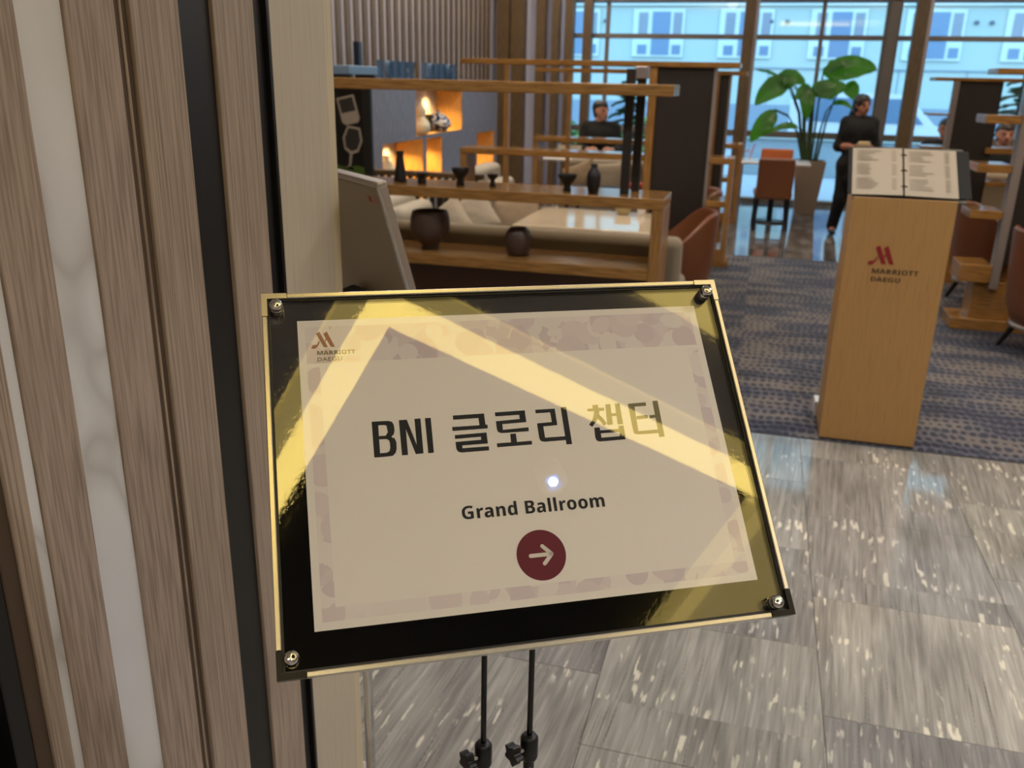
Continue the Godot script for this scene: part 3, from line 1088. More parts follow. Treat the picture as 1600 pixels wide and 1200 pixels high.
	# letters on the ledge
	var names := "LOBBY LOUNGE"
	var font := SystemFont.new()
	font.font_names = PackedStringArray(["Droid Sans"])
	font.font_weight = 700
	var lm := flat("letter daylit blue", Color(0.34, 0.46, 0.60), 0.3, 0.2)  # letter sides paler than the fronts: window light put into the colour
	var o := thing("lettering", "dark blue upright letters reading LOBBY LOUNGE on the cabinet ledge", "lettering", V(X + 0.24, top + 0.035, 9.3))
	var d0 := 8.43
	for i in names.length():
		if names[i] == " ":
			continue
		var tm := TextMesh.new()
		tm.font = font
		tm.text = names[i]
		tm.font_size = 64
		tm.pixel_size = 0.01
		tm.depth = 0.30
		var ab := tm.get_aabb()
		var sc := 0.175 / ab.size.y
		var bs := Basis(Vector3.UP, PI / 2) * Basis.from_scale(Vector3(sc * 0.74, sc, 0.16))
		var dd := d0 + 0.198 * i
		var lt := part("letter", tm, lm, o, V(X + 0.24, top + 0.035 + 0.0875, dd) - o.position - bs * ab.get_center(), bs)
		var fc := tm.duplicate() as TextMesh
		fc.depth = 0.012
		part("letter_face", fc, flat("letter navy", Color(0.035, 0.055, 0.09), 0.4), lt, Vector3(0, 0, 0.156))
	# a small pale blue box with a dark upright on the ledge
	var kb := thing("display_box", "pale blue box with a dark upright on the ledge left of the letters", "box", V(X + 0.2, top + 0.035, 7.9))
	bx("box_body", kb, X + 0.1, X + 0.3, top + 0.07, top + 0.15, 7.58, 8.22, flat("pale blue", Color(0.42, 0.52, 0.62), 0.4), 0.008)
	bx("foot", kb, X + 0.1, X + 0.3, top + 0.035, top + 0.07, 7.62, 7.68, mats["dark panel"], 0.004)
	bx("foot", kb, X + 0.1, X + 0.3, top + 0.035, top + 0.07, 8.12, 8.18, mats["dark panel"], 0.004)
	bx("upright", kb, X + 0.17, X + 0.23, top + 0.15, top + 0.36, 7.96, 8.03, flat("slate blue", Color(0.08, 0.12, 0.18), 0.4), 0.004)
	# black drinks poster on a stand
	var ps := thing("poster_stand", "tall black poster stand with pictures of a tumbler and a wine glass", "poster", V(-3.2, 0, 6.1))
	var pa := V(-3.2, 0, 6.1)
	bx("board", ps, -3.22, -2.74, 0.25, 1.52, 6.1, 6.14, mats["black plastic"], 0.004)
	bx("border", ps, -2.80, -2.735, 0.25, 1.52, 6.092, 6.1, flat("poster border", Color(0.10, 0.11, 0.11), 0.4), 0.002)
	bx("foot", ps, -3.2, -2.8, 0.004, 0.03, 5.95, 6.3, mats["black plastic"], 0.004)
	bx("upright", ps, -3.03, -2.99, 0.03, 0.3, 6.11, 6.15, mats["black plastic"], 0.004)
	var gm := flat("poster glass print", Color(0.62, 0.58, 0.52), 0.5)
	var gm2 := flat("poster glass shade", Color(0.18, 0.17, 0.16), 0.5)
	var f0 := Vector3(-2.91, 1.37, -6.097) - pa
	var rot := Basis(Vector3(0, 0, 1), 0.22)
	part("tumbler_print", prism(PackedVector2Array([Vector2(-0.075, 0.09), Vector2(0.065, 0.09), Vector2(0.072, -0.08), Vector2(0.05, -0.105), Vector2(-0.05, -0.105), Vector2(-0.072, -0.08)]), 0.002), gm, ps, f0, rot)
	part("tumbler_print", prism(PackedVector2Array([Vector2(-0.06, 0.075), Vector2(0.05, 0.075), Vector2(0.055, -0.02), Vector2(-0.058, -0.02)]), 0.003), gm2, ps, f0, rot)
	var f1 := Vector3(-2.89, 1.13, -6.097) - pa
	part("glass_print", prism(PackedVector2Array([Vector2(-0.05, 0.12), Vector2(0.05, 0.12), Vector2(0.078, 0.03), Vector2(0.055, -0.05), Vector2(0.01, -0.075), Vector2(0.008, -0.16), Vector2(0.05, -0.185), Vector2(-0.05, -0.185), Vector2(-0.008, -0.16), Vector2(-0.01, -0.075), Vector2(-0.055, -0.05), Vector2(-0.078, 0.03)]), 0.002), gm, ps, f1, Basis(Vector3(0, 0, 1), -0.15))
	part("glass_print", prism(PackedVector2Array([Vector2(-0.04, 0.105), Vector2(0.04, 0.105), Vector2(0.062, 0.03), Vector2(0.045, -0.035), Vector2(0.0, -0.055), Vector2(-0.045, -0.035), Vector2(-0.062, 0.03)]), 0.003), gm2, ps, f1, Basis(Vector3(0, 0, 1), -0.15))
	part("green_print", prism(PackedVector2Array([Vector2(-0.16, -0.03), Vector2(0.09, -0.03), Vector2(0.09, 0.03), Vector2(0.02, 0.045), Vector2(-0.06, 0.03), Vector2(-0.16, 0.05)]), 0.002), flat("poster green", Color(0.25, 0.34, 0.10), 0.5), ps, Vector3(-2.88, 0.93, -6.097) - pa)


func screens() -> void:
	var ox: Material = mats["shelf oak x"]
	var oy: Material = mats["shelf oak y"]
	var dk: Material = mats["dark panel"]
	# A: the nearest shelf screen, with two open shelves, a beam and thin uprights
	var a := thing("shelf_screen", "nearest oak shelf screen, with two long shelves of pottery and a beam above", "shelf screen", V(-1.6, 0, 4.67))
	var L := -3.2
	bx("beam", a, L, -0.44, 1.533, 1.588, 4.5, 4.82, ox, 0.003)
	bx("top_shelf", a, L, -0.445, 0.990, 1.045, 4.5, 4.87, ox, 0.003)
	bx("post", a, -0.503, -0.447, 0.005, 0.990, 4.502, 4.868, oy, 0.003)
	bx("post", a, L, L + 0.055, 0.005, 1.533, 4.502, 4.868, oy, 0.003)
	bx("lower_shelf", a, L + 0.055, -0.503, 0.625, 0.683, 4.505, 4.865, ox, 0.003)
	bx("back_panel", a, L + 0.055, -0.503, 0.06, 0.625, 4.62, 4.66, flat("back panel brown", Color(0.25, 0.15, 0.07), 0.5), 0.003)  # the panel is dark brown itself
	bx("plinth", a, L + 0.055, -0.503, 0.004, 0.06, 4.58, 4.72, ox, 0.003)
	bx("upright", a, -0.690, -0.645, 1.045, 1.66, 4.62, 4.655, dk, 0.003)
	bx("upright", a, -0.655, -0.612, 1.045, 1.665, 4.78, 4.82, dk, 0.003)
	bx("upright_cap", a, -0.668, -0.602, 1.615, 1.672, 4.76, 4.84, flat("pale steel", Color(0.60, 0.57, 0.56), 0.35, 0.5), 0.003)
	# pottery of the screen
	var br: Material = mats["ceramic brown"]
	var bk: Material = mats["ceramic black"]
	var v := thing("brown_pot", "large open brown pot with a narrow foot on the lower shelf", "pot", V(-1.751, 0.683, 4.66))
	part("body", lathe([[0.0, 0.0], [0.048, 0.0], [0.05, 0.012], [0.046, 0.022], [0.075, 0.05], [0.104, 0.09], [0.112, 0.13], [0.108, 0.18], [0.099, 0.212], [0.092, 0.214], [0.097, 0.18], [0.10, 0.13], [0.08, 0.07], [0.0, 0.04]], 40), br, v)
	v = thing("brown_jar", "small round dark jar standing at the middle of the lower shelf", "jar", V(-1.235, 0.683, 4.65))
	part("body", lathe([[0.0, 0.0], [0.055, 0.0], [0.063, 0.02], [0.074, 0.06], [0.076, 0.095], [0.066, 0.13], [0.047, 0.152], [0.04, 0.15], [0.055, 0.12], [0.06, 0.08], [0.0, 0.02]], 32), br, v)
	v = thing("bottle_vase", "tall tapering black vase on the top shelf", "vase", V(-1.929, 1.045, 4.67))
	part("body", lathe([[0.0, 0.0], [0.036, 0.0], [0.037, 0.01], [0.022, 0.12], [0.019, 0.135], [0.024, 0.165], [0.018, 0.165], [0.014, 0.13], [0.0, 0.05]], 28), bk, v)
	v = thing("flared_bowl", "small flat flared black bowl next to the tall tapering vase", "bowl", V(-1.785, 1.045, 4.63))
	part("body", lathe([[0.0, 0.0], [0.023, 0.0], [0.025, 0.014], [0.018, 0.030], [0.021, 0.042], [0.041, 0.057], [0.043, 0.061], [0.038, 0.061], [0.016, 0.046], [0.0, 0.045]], 28), bk, v)
	v = thing("footed_bowl", "black footed bowl between the two smallest vessels on the top shelf", "bowl", V(-1.562, 1.045, 4.63))
	part("body", lathe([[0.0, 0.0], [0.024, 0.0], [0.021, 0.02], [0.019, 0.04], [0.034, 0.055], [0.046, 0.075], [0.049, 0.094], [0.046, 0.094], [0.04, 0.075], [0.0, 0.05]], 28), bk, v)
	v = thing("goblet", "smallest black goblet on the top shelf, left of the far oak post", "goblet", V(-1.389, 1.045, 4.66))
	part("body", lathe([[0.0, 0.0], [0.018, 0.0], [0.014, 0.02], [0.012, 0.035], [0.025, 0.048], [0.032, 0.066], [0.029, 0.066], [0.02, 0.05], [0.0, 0.045]], 28), bk, v)
	v = thing("footed_bowl", "black footed bowl beside the round shouldered black bottle", "bowl", V(-0.972, 1.045, 4.64))
	part("body", lathe([[0.0, 0.0], [0.024, 0.0], [0.02, 0.02], [0.019, 0.035], [0.034, 0.05], [0.048, 0.07], [0.051, 0.087], [0.048, 0.087], [0.04, 0.066], [0.0, 0.045]], 28), bk, v)
	v = thing("shouldered_vase", "round shouldered black bottle vase near the right end of the top shelf", "vase", V(-0.825, 1.045, 4.60))
	part("body", lathe([[0.0, 0.0], [0.026, 0.0], [0.034, 0.04], [0.037, 0.075], [0.033, 0.105], [0.018, 0.125], [0.014, 0.135], [0.019, 0.148], [0.013, 0.148], [0.01, 0.13], [0.0, 0.06]], 28), bk, v)
	# B and C: screens further back on the left, each with a solid dark panel
	screen("second oak screen on the left, with the widest dark brown panel", 6.3, -0.788, -0.36, -2.13, -0.175, 1.73, 1.12, true)
	screen("third oak screen on the left, mostly hidden behind the widest dark panel", 8.2, -0.47, -0.335, -2.055, -0.17, 1.70, 1.10, false)
	# D and E: the same on the right of the aisle
	var st := flat("window lit post side", Color(0.50, 0.46, 0.44), 0.4)  # oak ends coloured grey for the window light on them
	var dd := thing("shelf_screen", "oak shelf screen at the right edge with end faces tinted for window light and stepped shelves", "shelf screen", V(2.2, 0, 6.7))
	bx("beam", dd, 1.404, 3.6, 1.692, 1.728, 6.6, 6.9, ox, 0.003)
	bx("post", dd, 1.60, 1.655, 0.30, 1.692, 6.592, 6.69, st, 0.003)
	bx("dark_panel", dd, 1.655, 3.6, 0.46, 1.69, 6.63, 6.67, dk, 0.003)
	for q in [[1.385, 1.386, 1.441], [1.39, 1.075, 1.13], [1.397, 0.773, 0.828], [1.40, 0.34, 0.46]]:
		bx("shelf", dd, q[0], 1.6, q[1], q[2], 6.60, 6.90, ox, 0.003)
		bx("shelf", dd, 1.656, 3.6, q[1], q[2], 6.70, 6.90, ox, 0.003)
	bx("base_panel", dd, 1.51, 3.6, 0.08, 0.34, 6.64, 6.86, ox, 0.003)
	bx("plinth", dd, 1.40, 3.6, 0.004, 0.08, 6.60, 6.92, ox, 0.003)
	var ee := thing("shelf_screen", "far right oak screen with a dark panel behind the menu lectern", "shelf screen", V(1.9, 0, 8.3))
	bx("beam", ee, 1.295, 3.6, 1.655, 1.683, 8.2, 8.5, ox, 0.003)
	bx("dark_panel", ee, 1.485, 1.81, 0.40, 1.655, 8.23, 8.27, dk, 0.003)
	bx("post", ee, 1.445, 1.485, 0.30, 1.655, 8.2, 8.28, st, 0.003)
	for q in [[1.29, 1.475, 1.385, 1.402], [1.275, 1.475, 1.125, 1.140], [1.76, 3.6, 1.10, 1.145], [1.81, 3.6, 0.84, 0.875]]:
		bx("shelf", ee, q[0], q[1], q[2], q[3], 8.2, 8.5, ox, 0.003)
	bx("plinth", ee, 1.30, 3.6, 0.004, 0.40, 8.24, 8.48, ox, 0.003)


func screen(label: String, d: float, x0: float, x1: float, left: float, right: float, yb: float, yr: float, wide: bool) -> void:
	var ox: Material = mats["shelf oak x"]
	var oy: Material = mats["shelf oak y"]
	var s := thing("shelf_screen", label, "shelf screen", V((left + right) / 2, 0, d + 0.1))
	bx("beam", s, left, right - 0.02, yb - 0.035, yb, d, d + 0.28, ox, 0.003)
	bx("dark_panel", s, x0 + 0.055, x1, 0.46, yb - 0.035, d + 0.03, d + 0.07, mats["dark panel"], 0.003)
	bx("panel_edge", s, x0, x0 + 0.055, 0.06, yb - 0.035, d + 0.01, d + 0.09, oy, 0.003)
	bx("steel_strip", s, x1, x1 + 0.02, 0.46, yb - 0.035, d + 0.02, d + 0.08, mats["pale steel"], 0.002)
	bx("rail", s, left, x0, yr - 0.042, yr, d, d + 0.24, ox, 0.003)
	bx("end_post", s, left, left + 0.045, 0.004, yr - 0.042, d + 0.005, d + 0.235, oy, 0.003)
	var px := left + (0.325 if wide else 0.305)
	bx("tall_post", s, px, px + 0.035, 0.004, yb - 0.035, d + 0.005, d + 0.06, oy, 0.003)
	# stepped shelves right of the panel
	for q in [[yr, 0.042], [yr - 0.29, 0.042], [0.50, 0.09]]:
		bx("shelf", s, x1 + 0.02, right - 0.035, q[0] - q[1], q[0], d, d + 0.28, ox, 0.003)
	bx("end_post", s, right - 0.035, right, 0.40, yr, d, d + 0.28, oy, 0.003)
	bx("base_panel", s, x0 + 0.055, right - 0.11, 0.06, 0.41, d + 0.05, d + 0.24, ox, 0.003)
	bx("plinth", s, x0, right - 0.03, 0.004, 0.06, d + 0.01, d + 0.29, ox, 0.003)


func sofa(label: String, x0: float, x1: float, d0: float, d1: float, back: String, top: float, mat: Material, cushions := 2) -> void:
	var o := thing("sofa", label, "sofa", V((x0 + x1) / 2, 0, (d0 + d1) / 2))
	var c := Vector3((x0 + x1) / 2, 0, -(d0 + d1) / 2)
	var w := x1 - x0
	var dp := d1 - d0
	var bt := 0.17
	part("base", round_box(Vector3(w, 0.26, dp), 0.04), mat, o, Vector3(0, 0.20, 0))
	for sx in [-1, 1]:
		for sz in [-1, 1]:
			part("foot", lathe([[0.0, 0.0], [0.022, 0.0], [0.028, 0.09], [0.0, 0.09]], 12), mats["dark wood leg"], o, Vector3(sx * (w / 2 - 0.08), 0.004, sz * (dp / 2 - 0.08)))
	var sy := 0.39
	if back == "near" or back == "far":
		var zz := (dp / 2 - bt / 2) * (1.0 if back == "near" else -1.0)
		part("backrest", round_box(Vector3(w, top - 0.10, bt), 0.05), mat, o, Vector3(0, (top + 0.10) / 2, zz))
		for k in cushions:
			var cw := w / cushions
			part("seat_cushion", round_box(Vector3(cw - 0.01, 0.15, dp - bt - 0.02), 0.05), mat, o, Vector3(-w / 2 + cw * (k + 0.5), sy, -zz / absf(zz) * bt / 2))
	else:
		var xx := (w / 2 - bt / 2) * (1.0 if back == "right" else -1.0)
		part("backrest", round_box(Vector3(bt, top - 0.10, dp), 0.05), mat, o, Vector3(xx, (top + 0.10) / 2, 0))
		for k in cushions:
			var cd := dp / cushions
			part("seat_cushion", round_box(Vector3(w - bt - 0.02, 0.15, cd - 0.01), 0.05), mat, o, Vector3(-xx / absf(xx) * bt / 2, sy, -dp / 2 + cd * (k + 0.5)))
			part("back_cushion", round_box(Vector3(0.14, 0.30, cd - 0.02), 0.06), mats["sofa light"], o, Vector3(xx - xx / absf(xx) * 0.14, 0.60, -dp / 2 + cd * (k + 0.5)), Basis(Vector3(0, 0, 1), 0.18 * xx / absf(xx)))


func pillow(label: String, at: Vector3, size: Vector3, yaw: float, tilt: float, roll: float, mat: Material, seed_: int, group := "") -> void:
	var o := MeshInstance3D.new()
	o.name = numbered("pillow")
	o.mesh = pillow_mesh(size.x, size.y, size.z, seed_)
	o.material_override = mat
	o.transform = Transform3D(Basis(Vector3.UP, yaw) * Basis(Vector3.RIGHT, tilt) * Basis(Vector3(0, 0, 1), roll), at)
	add_child(o)
	tag(o, label, "pillow", group)


func barrel_chair(label: String, at: Vector3, yaw: float, group := "", hb := 0.80) -> Node3D:   # open side faces local -z
	var o := thing("barrel_chair", label, "chair", at, yaw, group)
	var m := MB.new()
	var rows := []
	var n := 26
	for i in n + 1:
		var t := -1.0 + 2.0 * i / n
		var th := t * 1.95
		var hh := lerpf(hb, 0.56, smooth(0.30, 1.0, absf(t)))
		var dir := Vector3(sin(th) * 0.30, 0, cos(th) * 0.28)
		var dn := Vector3(sin(th), 0, cos(th))
		var row := PackedVector3Array()
		for q in [[0.74, 0.19, 0.0], [0.92, 0.30, 0.0], [1.0, 0.50, 0.0], [1.06, hh - 0.02, 0.0], [1.06, hh, -0.012], [1.06, hh, -0.03], [1.06, hh - 0.02, -0.042], [0.98, 0.52, -0.045], [0.90, 0.34, -0.04], [0.72, 0.19, -0.04]]:
			var p: Vector3 = dir * q[0] + dn * q[2]
			p.y = minf(q[1], hh)
			row.append(p)
		rows.append(row)
	m.grid(rows, true, false, false)
	for e in [0, n]:
		var row: PackedVector3Array = rows[e]
		for k in range(1, row.size() - 1):
			if e == 0:
				m.tri(row[0], row[k + 1], row[k])
			else:
				m.tri(row[0], row[k], row[k + 1])
	part("shell", m.mesh(), mats["leather"], o)
	part("seat", lathe([[0.0, 0.20], [0.17, 0.20], [0.215, 0.26], [0.25, 0.38], [0.24, 0.42], [0.20, 0.44], [0.0, 0.445]], 28), mats["leather orange"], o)
	part("seat_ring", lathe([[0.0, 0.165], [0.20, 0.165], [0.226, 0.172], [0.226, 0.196], [0.20, 0.20], [0.0, 0.20]], 28), mats["pale steel"], o)
	for s in [[-1, -1], [1, -1], [-1, 1], [1, 1]]:
		part("leg", tube([Vector3(s[0] * 0.13, 0.175, s[1] * 0.13), Vector3(s[0] * 0.19, 0.0, s[1] * 0.19)], [0.022, 0.013], 10), mats["dark wood leg"], o)
	return o


func side_chair(label: String, at: Vector3, yaw: float, back: Material) -> void:   # back towards local +z
	var o := thing("dining_chair", label, "chair", at, yaw)
	part("backrest", round_box(Vector3(0.40, 0.46, 0.055), 0.027), back, o, Vector3(0, 0.59, 0.21), Basis(Vector3.RIGHT, 0.08))
	part("seat", round_box(Vector3(0.42, 0.09, 0.42), 0.04), back, o, Vector3(0, 0.41, 0.0))
	for s in [[-1, -1], [1, -1], [-1, 1], [1, 1]]:
		part("leg", tube([Vector3(s[0] * 0.17, 0.38, s[1] * 0.17), Vector3(s[0] * 0.185, 0.0, s[1] * 0.185)], [0.021, 0.014], 10), mats["dark wood leg"], o)
	part("stretcher", tube([Vector3(-0.18, 0.10, 0.18), Vector3(0.18, 0.10, 0.18)], 0.009, 8), mats["dark wood leg"], o)


func seating() -> void:
	var sf: Material = mats["sofa"]
	sofa("long beige sofa with its back to the nearest shelf screen", -2.25, -0.375, 4.93, 5.62, "near", 0.775, sf)
	sofa("light sofa running along the left side of the white table", -2.62, -1.98, 5.64, 6.26, "left", 0.80, mats["sofa light"], 1)
	sofa("sofa coloured for shade on the far side of the white table", -1.96, -0.95, 5.95, 6.28, "far", 0.74, fabric("sofa shaded", Color(0.30, 0.26, 0.20), 14.0, 17), 1)  # cloth darkened to stand for shade inside the far backrest
	pillow("pale pillow nearest the large open pot, lowest of the three", V(-2.02, 0.66, 5.74), Vector3(0.30, 0.28, 0.13), -0.2, -0.3, 0.72, mats["cushion"], 1, "pale scatter pillows")
	pillow("middle pale pillow standing on its corner in the sofa corner", V(-1.90, 0.68, 5.90), Vector3(0.34, 0.33, 0.14), -0.15, -0.35, 0.66, mats["cushion"], 2, "pale scatter pillows")
	pillow("tan pillow leaning right of the two pale pillows", V(-1.60, 0.66, 5.97), Vector3(0.36, 0.34, 0.13), -0.2, -0.35, 0.25, mats["cushion tan"], 3)
	# white table
	var t := thing("table", "low wide cream table with a glossy top between the sofas", "table", V(-1.0, 0, 5.72))
	part("top", round_box(Vector3(0.86, 0.03, 0.84), 0.014), mats["white top"], t, Vector3(-0.02, 0.735, 0.02))
	part("column", tube([Vector3(0, 0.02, 0), Vector3(0, 0.72, 0)], 0.04, 16), mats["brushed silver"], t)
	part("foot", lathe([[0.0, 0.004], [0.24, 0.004], [0.24, 0.018], [0.05, 0.03], [0.0, 0.03]], 28), mats["brushed silver"], t)
	var ty := 0.751
	var b := thing("bowl", "cream bowl on the glossy cream table", "bowl", V(-0.86, ty, 5.98))
	part("body", lathe([[0.0, 0.0], [0.035, 0.0], [0.05, 0.03], [0.058, 0.06], [0.054, 0.06], [0.045, 0.03], [0.0, 0.01]], 24), flat("cream china", Color(0.72, 0.64, 0.46), 0.3), b)
	b = thing("cup", "small pale cup beside the cream bowl", "cup", V(-0.74, ty, 6.0))
	part("body", lathe([[0.0, 0.0], [0.022, 0.0], [0.03, 0.045], [0.027, 0.045], [0.02, 0.01], [0.0, 0.008]], 20), mats["white paint"], b)
	b = thing("tray_box", "black condiment box at the far edge of the cream table", "box", V(-0.62, ty, 6.05))
	bx("body", b, -0.66, -0.60, ty, ty + 0.05, 6.02, 6.08, mats["black plastic"], 0.003)
	b = thing("wine_glass", "clear wine glass on the cream table", "glass", V(-0.69, ty, 5.85))
	part("bowl", lathe([[0.0, 0.0], [0.03, 0.0], [0.03, 0.003], [0.004, 0.006], [0.004, 0.06], [0.028, 0.085], [0.03, 0.11], [0.024, 0.14]], 20), mats["clear glass"], b)
	# sofas behind the second screen
	sofa("beige sofa behind the second screen, facing the windows' light", -1.90, -0.85, 8.55, 9.2, "far", 0.84, sf)
	sofa("light sofa running along the left behind the second screen", -2.5, -1.92, 6.75, 8.12, "left", 0.86, mats["sofa light"], 2)
	pillow("tan pillow on the sofa behind the second screen", V(-1.70, 0.68, 8.74), Vector3(0.34, 0.32, 0.12), -0.2, -0.3, 0.4, mats["cushion tan"], 4)
	pillow("pale pillow on the sofa behind the black footed bowl", V(-1.40, 0.68, 8.80), Vector3(0.34, 0.34, 0.12), 0.1, -0.3, 0.1, mats["cushion"], 5)
	var t2 := thing("table", "small dark table holding fruit behind the second screen", "table", V(-1.2, 0.005, 7.6))
	part("top", round_box(Vector3(0.8, 0.03, 0.6), 0.014), mats["dark panel"], t2, Vector3(0, 0.70, 0))
	for s in [[-1, -1], [1, -1], [-1, 1], [1, 1]]:
		part("leg", tube([Vector3(s[0] * 0.34, 0.0, s[1] * 0.24), Vector3(s[0] * 0.34, 0.69, s[1] * 0.24)], 0.018, 8), mats["dark wood leg"], t2)
	for q in [["orange", "orange fruit lying on the small dark table", -1.35, 7.6, Color(0.85, 0.38, 0.10)], ["apple", "red apple on the small dark table, left of its neighbour", -1.05, 7.55, Color(0.65, 0.09, 0.08)], ["apple", "red apple at the right edge of the small dark table", -0.95, 7.62, Color(0.60, 0.10, 0.08)]]:
		var fr := thing(q[0], q[1], "fruit", V(q[2], 0.721, q[3]))
		part("flesh", lathe([[0.0, 0.0], [0.022, 0.003], [0.04, 0.025], [0.042, 0.045], [0.03, 0.068], [0.012, 0.074], [0.0, 0.068]], 18), flat("fruit %s" % q[0], q[4], 0.4), fr)
		part("stem", tube([Vector3(0, 0.066, 0), Vector3(0.004, 0.085, 0)], 0.003, 6), mats["dark wood leg"], fr)
	# barrel chairs
	barrel_chair("brown leather barrel chair at the right end of the nearest screen", V(-0.52, 0.005, 5.95), 1.75)
	barrel_chair("brown leather barrel chair half hidden behind the second screen's end post", V(-0.56, 0.005, 7.25), 1.75)
	barrel_chair("brown leather barrel chair close behind the menu lectern", V(1.77, 0.005, 7.5), -1.45, "", 0.80)
	barrel_chair("brown leather barrel chair cut off by the right edge of the photo", V(1.86, 0.005, 6.1), -1.35, "", 0.79)
	sofa("beige sofa beyond the far right screen", 1.55, 2.9, 8.6, 9.3, "far", 0.87, sf)
	# far table with its chairs near the window
	side_chair("brown leather dining chair seen from behind, in the middle of the aisle", V(0.165, 0.0, 10.78), 0.06, mats["leather"])
	side_chair("orange leather dining chair on the window side of the little white table", V(0.19, 0.0, 11.95), PI, mats["leather orange"])
	var t3 := thing("table", "little white table by the window behind the brown dining chair", "table", V(0.17, 0, 11.35))
	part("top", round_box(Vector3(0.80, 0.03, 0.56), 0.013), mats["white marble top"], t3, Vector3(0, 0.715, 0))
	part("pillar", tube([Vector3(0, 0.02, 0), Vector3(0, 0.70, 0)], 0.035, 14), mats["black plastic"], t3)
	part("foot", lathe([[0.0, 0.0], [0.22, 0.0], [0.22, 0.012], [0.05, 0.022], [0.0, 0.022]], 24), mats["black plastic"], t3)
	var g := thing("drink_glass", "glass with orange and red straws on the little white table", "glass", V(-0.14, 0.731, 11.25))
	part("tumbler", lathe([[0.0, 0.0], [0.03, 0.0], [0.038, 0.11], [0.035, 0.11], [0.028, 0.008], [0.0, 0.008]], 20), mats["clear glass"], g)
	part("straw", tube([Vector3(0, 0.01, 0), Vector3(0.05, 0.2, 0)], 0.006, 8), flat("straw red", Color(0.8, 0.12, 0.10), 0.5), g)
	part("garnish", lathe([[0.0, 0.0], [0.03, 0.005], [0.03, 0.012], [0.0, 0.018]], 14), flat("garnish", Color(0.85, 0.33, 0.12), 0.5), g, Vector3(-0.025, 0.105, 0), Basis(Vector3(0, 0, 1), 0.4))


func lectern() -> void:
	var o := thing("lectern", "tall oak menu lectern with a red emblem and hotel lettering", "lectern", V(0.61, 0, 4.30))
	var ok: Material = mats["lectern oak"]
	bx("front_panel", o, 0.405, 0.826, 0.012, 1.145, 4.155, 4.175, ok, 0.0015)
	bx("side_panel", o, 0.408, 0.428, 0.012, 1.13, 4.175, 4.45, ok, 0.0015)
	bx("side_panel", o, 0.803, 0.823, 0.012, 1.13, 4.175, 4.45, ok, 0.0015)
	bx("base_board", o, 0.408, 0.823, 0.0, 0.014, 4.158, 4.46, mats["dark panel"], 0.001)
	bx("shelf", o, 0.428, 0.803, 0.6, 0.62, 4.175, 4.45, ok, 0.001)
	# sloping desk
	var slope := deg_to_rad(37.0)
	var bs := Basis(Vector3.RIGHT, slope)
	part("desk_top", box_mesh(Vector3(0.46, 0.008, 0.34), 0.002), mats["black plastic"], o, Vector3(0.02, 1.238, 0.008), bs)
	part("desk_side", prism(PackedVector2Array([Vector2(0, 0), Vector2(0.28, 0), Vector2(0.28, 0.2)]), 0.015), mats["dark panel"], o, Vector3(0.19, 1.128, 0.13), Basis(Vector3.UP, PI / 2))
	part("desk_side", prism(PackedVector2Array([Vector2(0, 0), Vector2(0.28, 0), Vector2(0.28, 0.2)]), 0.015), mats["dark panel"], o, Vector3(-0.195, 1.128, 0.13), Basis(Vector3.UP, PI / 2))
	# emblem and lettering on the front
	var red := flat("emblem red", Color(0.52, 0.06, 0.10), 0.5)
	var ink := flat("emblem ink", Color(0.12, 0.07, 0.04), 0.5)
	var org := Vector3(0.503 - 0.61, 0.938 + 0.002, -4.155 + 4.30 + 0.0012)
	var em := emblem_mesh(0.0048, 0.0015)
	part("emblem", em, red, o, org)
	text_part("lettering", "MARRIOTT", o, ink, Vector3(0.623 - 0.61, 0.826, 0.1456), Basis(), 0.192, 0.022, 700)
	text_part("lettering", "DAEGU", o, ink, Vector3(0.588 - 0.61, 0.790, 0.1456), Basis(), 0.122, 0.021, 700)
	# open menu
	var at := V(0.61, 1.246, 4.287)
	var m := thing("menu", "open menu book with cream pages lying on the sloping lectern top", "menu", at)
	m.transform.basis = bs
	part("cover", box_mesh(Vector3(0.50, 0.004, 0.302), 0.001), flat("menu cover", Color(0.015, 0.015, 0.017), 0.85), m, Vector3(0.02, -0.002, 0.0))
	var pg := flat("menu paper", Color(0.62, 0.575, 0.50), 0.85)
	part("page", box_mesh(Vector3(0.208, 0.004, 0.30), 0.001), pg, m, Vector3(-0.109, 0.004, 0.004), Basis(Vector3(0, 0, 1), 0.03))
	part("page", box_mesh(Vector3(0.215, 0.004, 0.30), 0.001), pg, m, Vector3(0.110, 0.004, 0.004), Basis(Vector3(0, 0, 1), -0.02))
	for z in [-0.10, 0.0, 0.10]:
		part("ring", tube([Vector3(-0.014, 0.006, z), Vector3(0.0, 0.013, z), Vector3(0.014, 0.006, z)], 0.003, 8), mats["dark panel"], m)
	var tx := flat("menu print", Color(0.42, 0.37, 0.30), 0.8)
	var rng := RandomNumberGenerator.new()
	rng.seed = 12
	var st := MB.new()
	for pgx in [-0.195, 0.022]:
		for k in 17:
			if k % 6 == 5: continue
			var w := rng.randf_range(0.05, 0.105)
			var z := -0.125 + k * 0.0150
			var y := 0.0082
			for q in [[pgx, pgx + w], [pgx + 0.145, pgx + 0.165]]:
				st.quad(Vector3(q[0], y, z + 0.004), Vector3(q[1], y, z + 0.004), Vector3(q[1], y, z), Vector3(q[0], y, z))
	var pr := part("print_lines", st.mesh(), tx, m, Vector3(0, 0.0006, 0))
	pr.set_meta("kind", "stuff")
	var wb := thing("white_box", "small white box on the carpet behind the lectern's foot", "box", V(0.44, 0.004, 4.5))
	bx("body", wb, 0.392, 0.47, 0.004, 0.085, 4.46, 4.56, mats["white marble top"], 0.003)


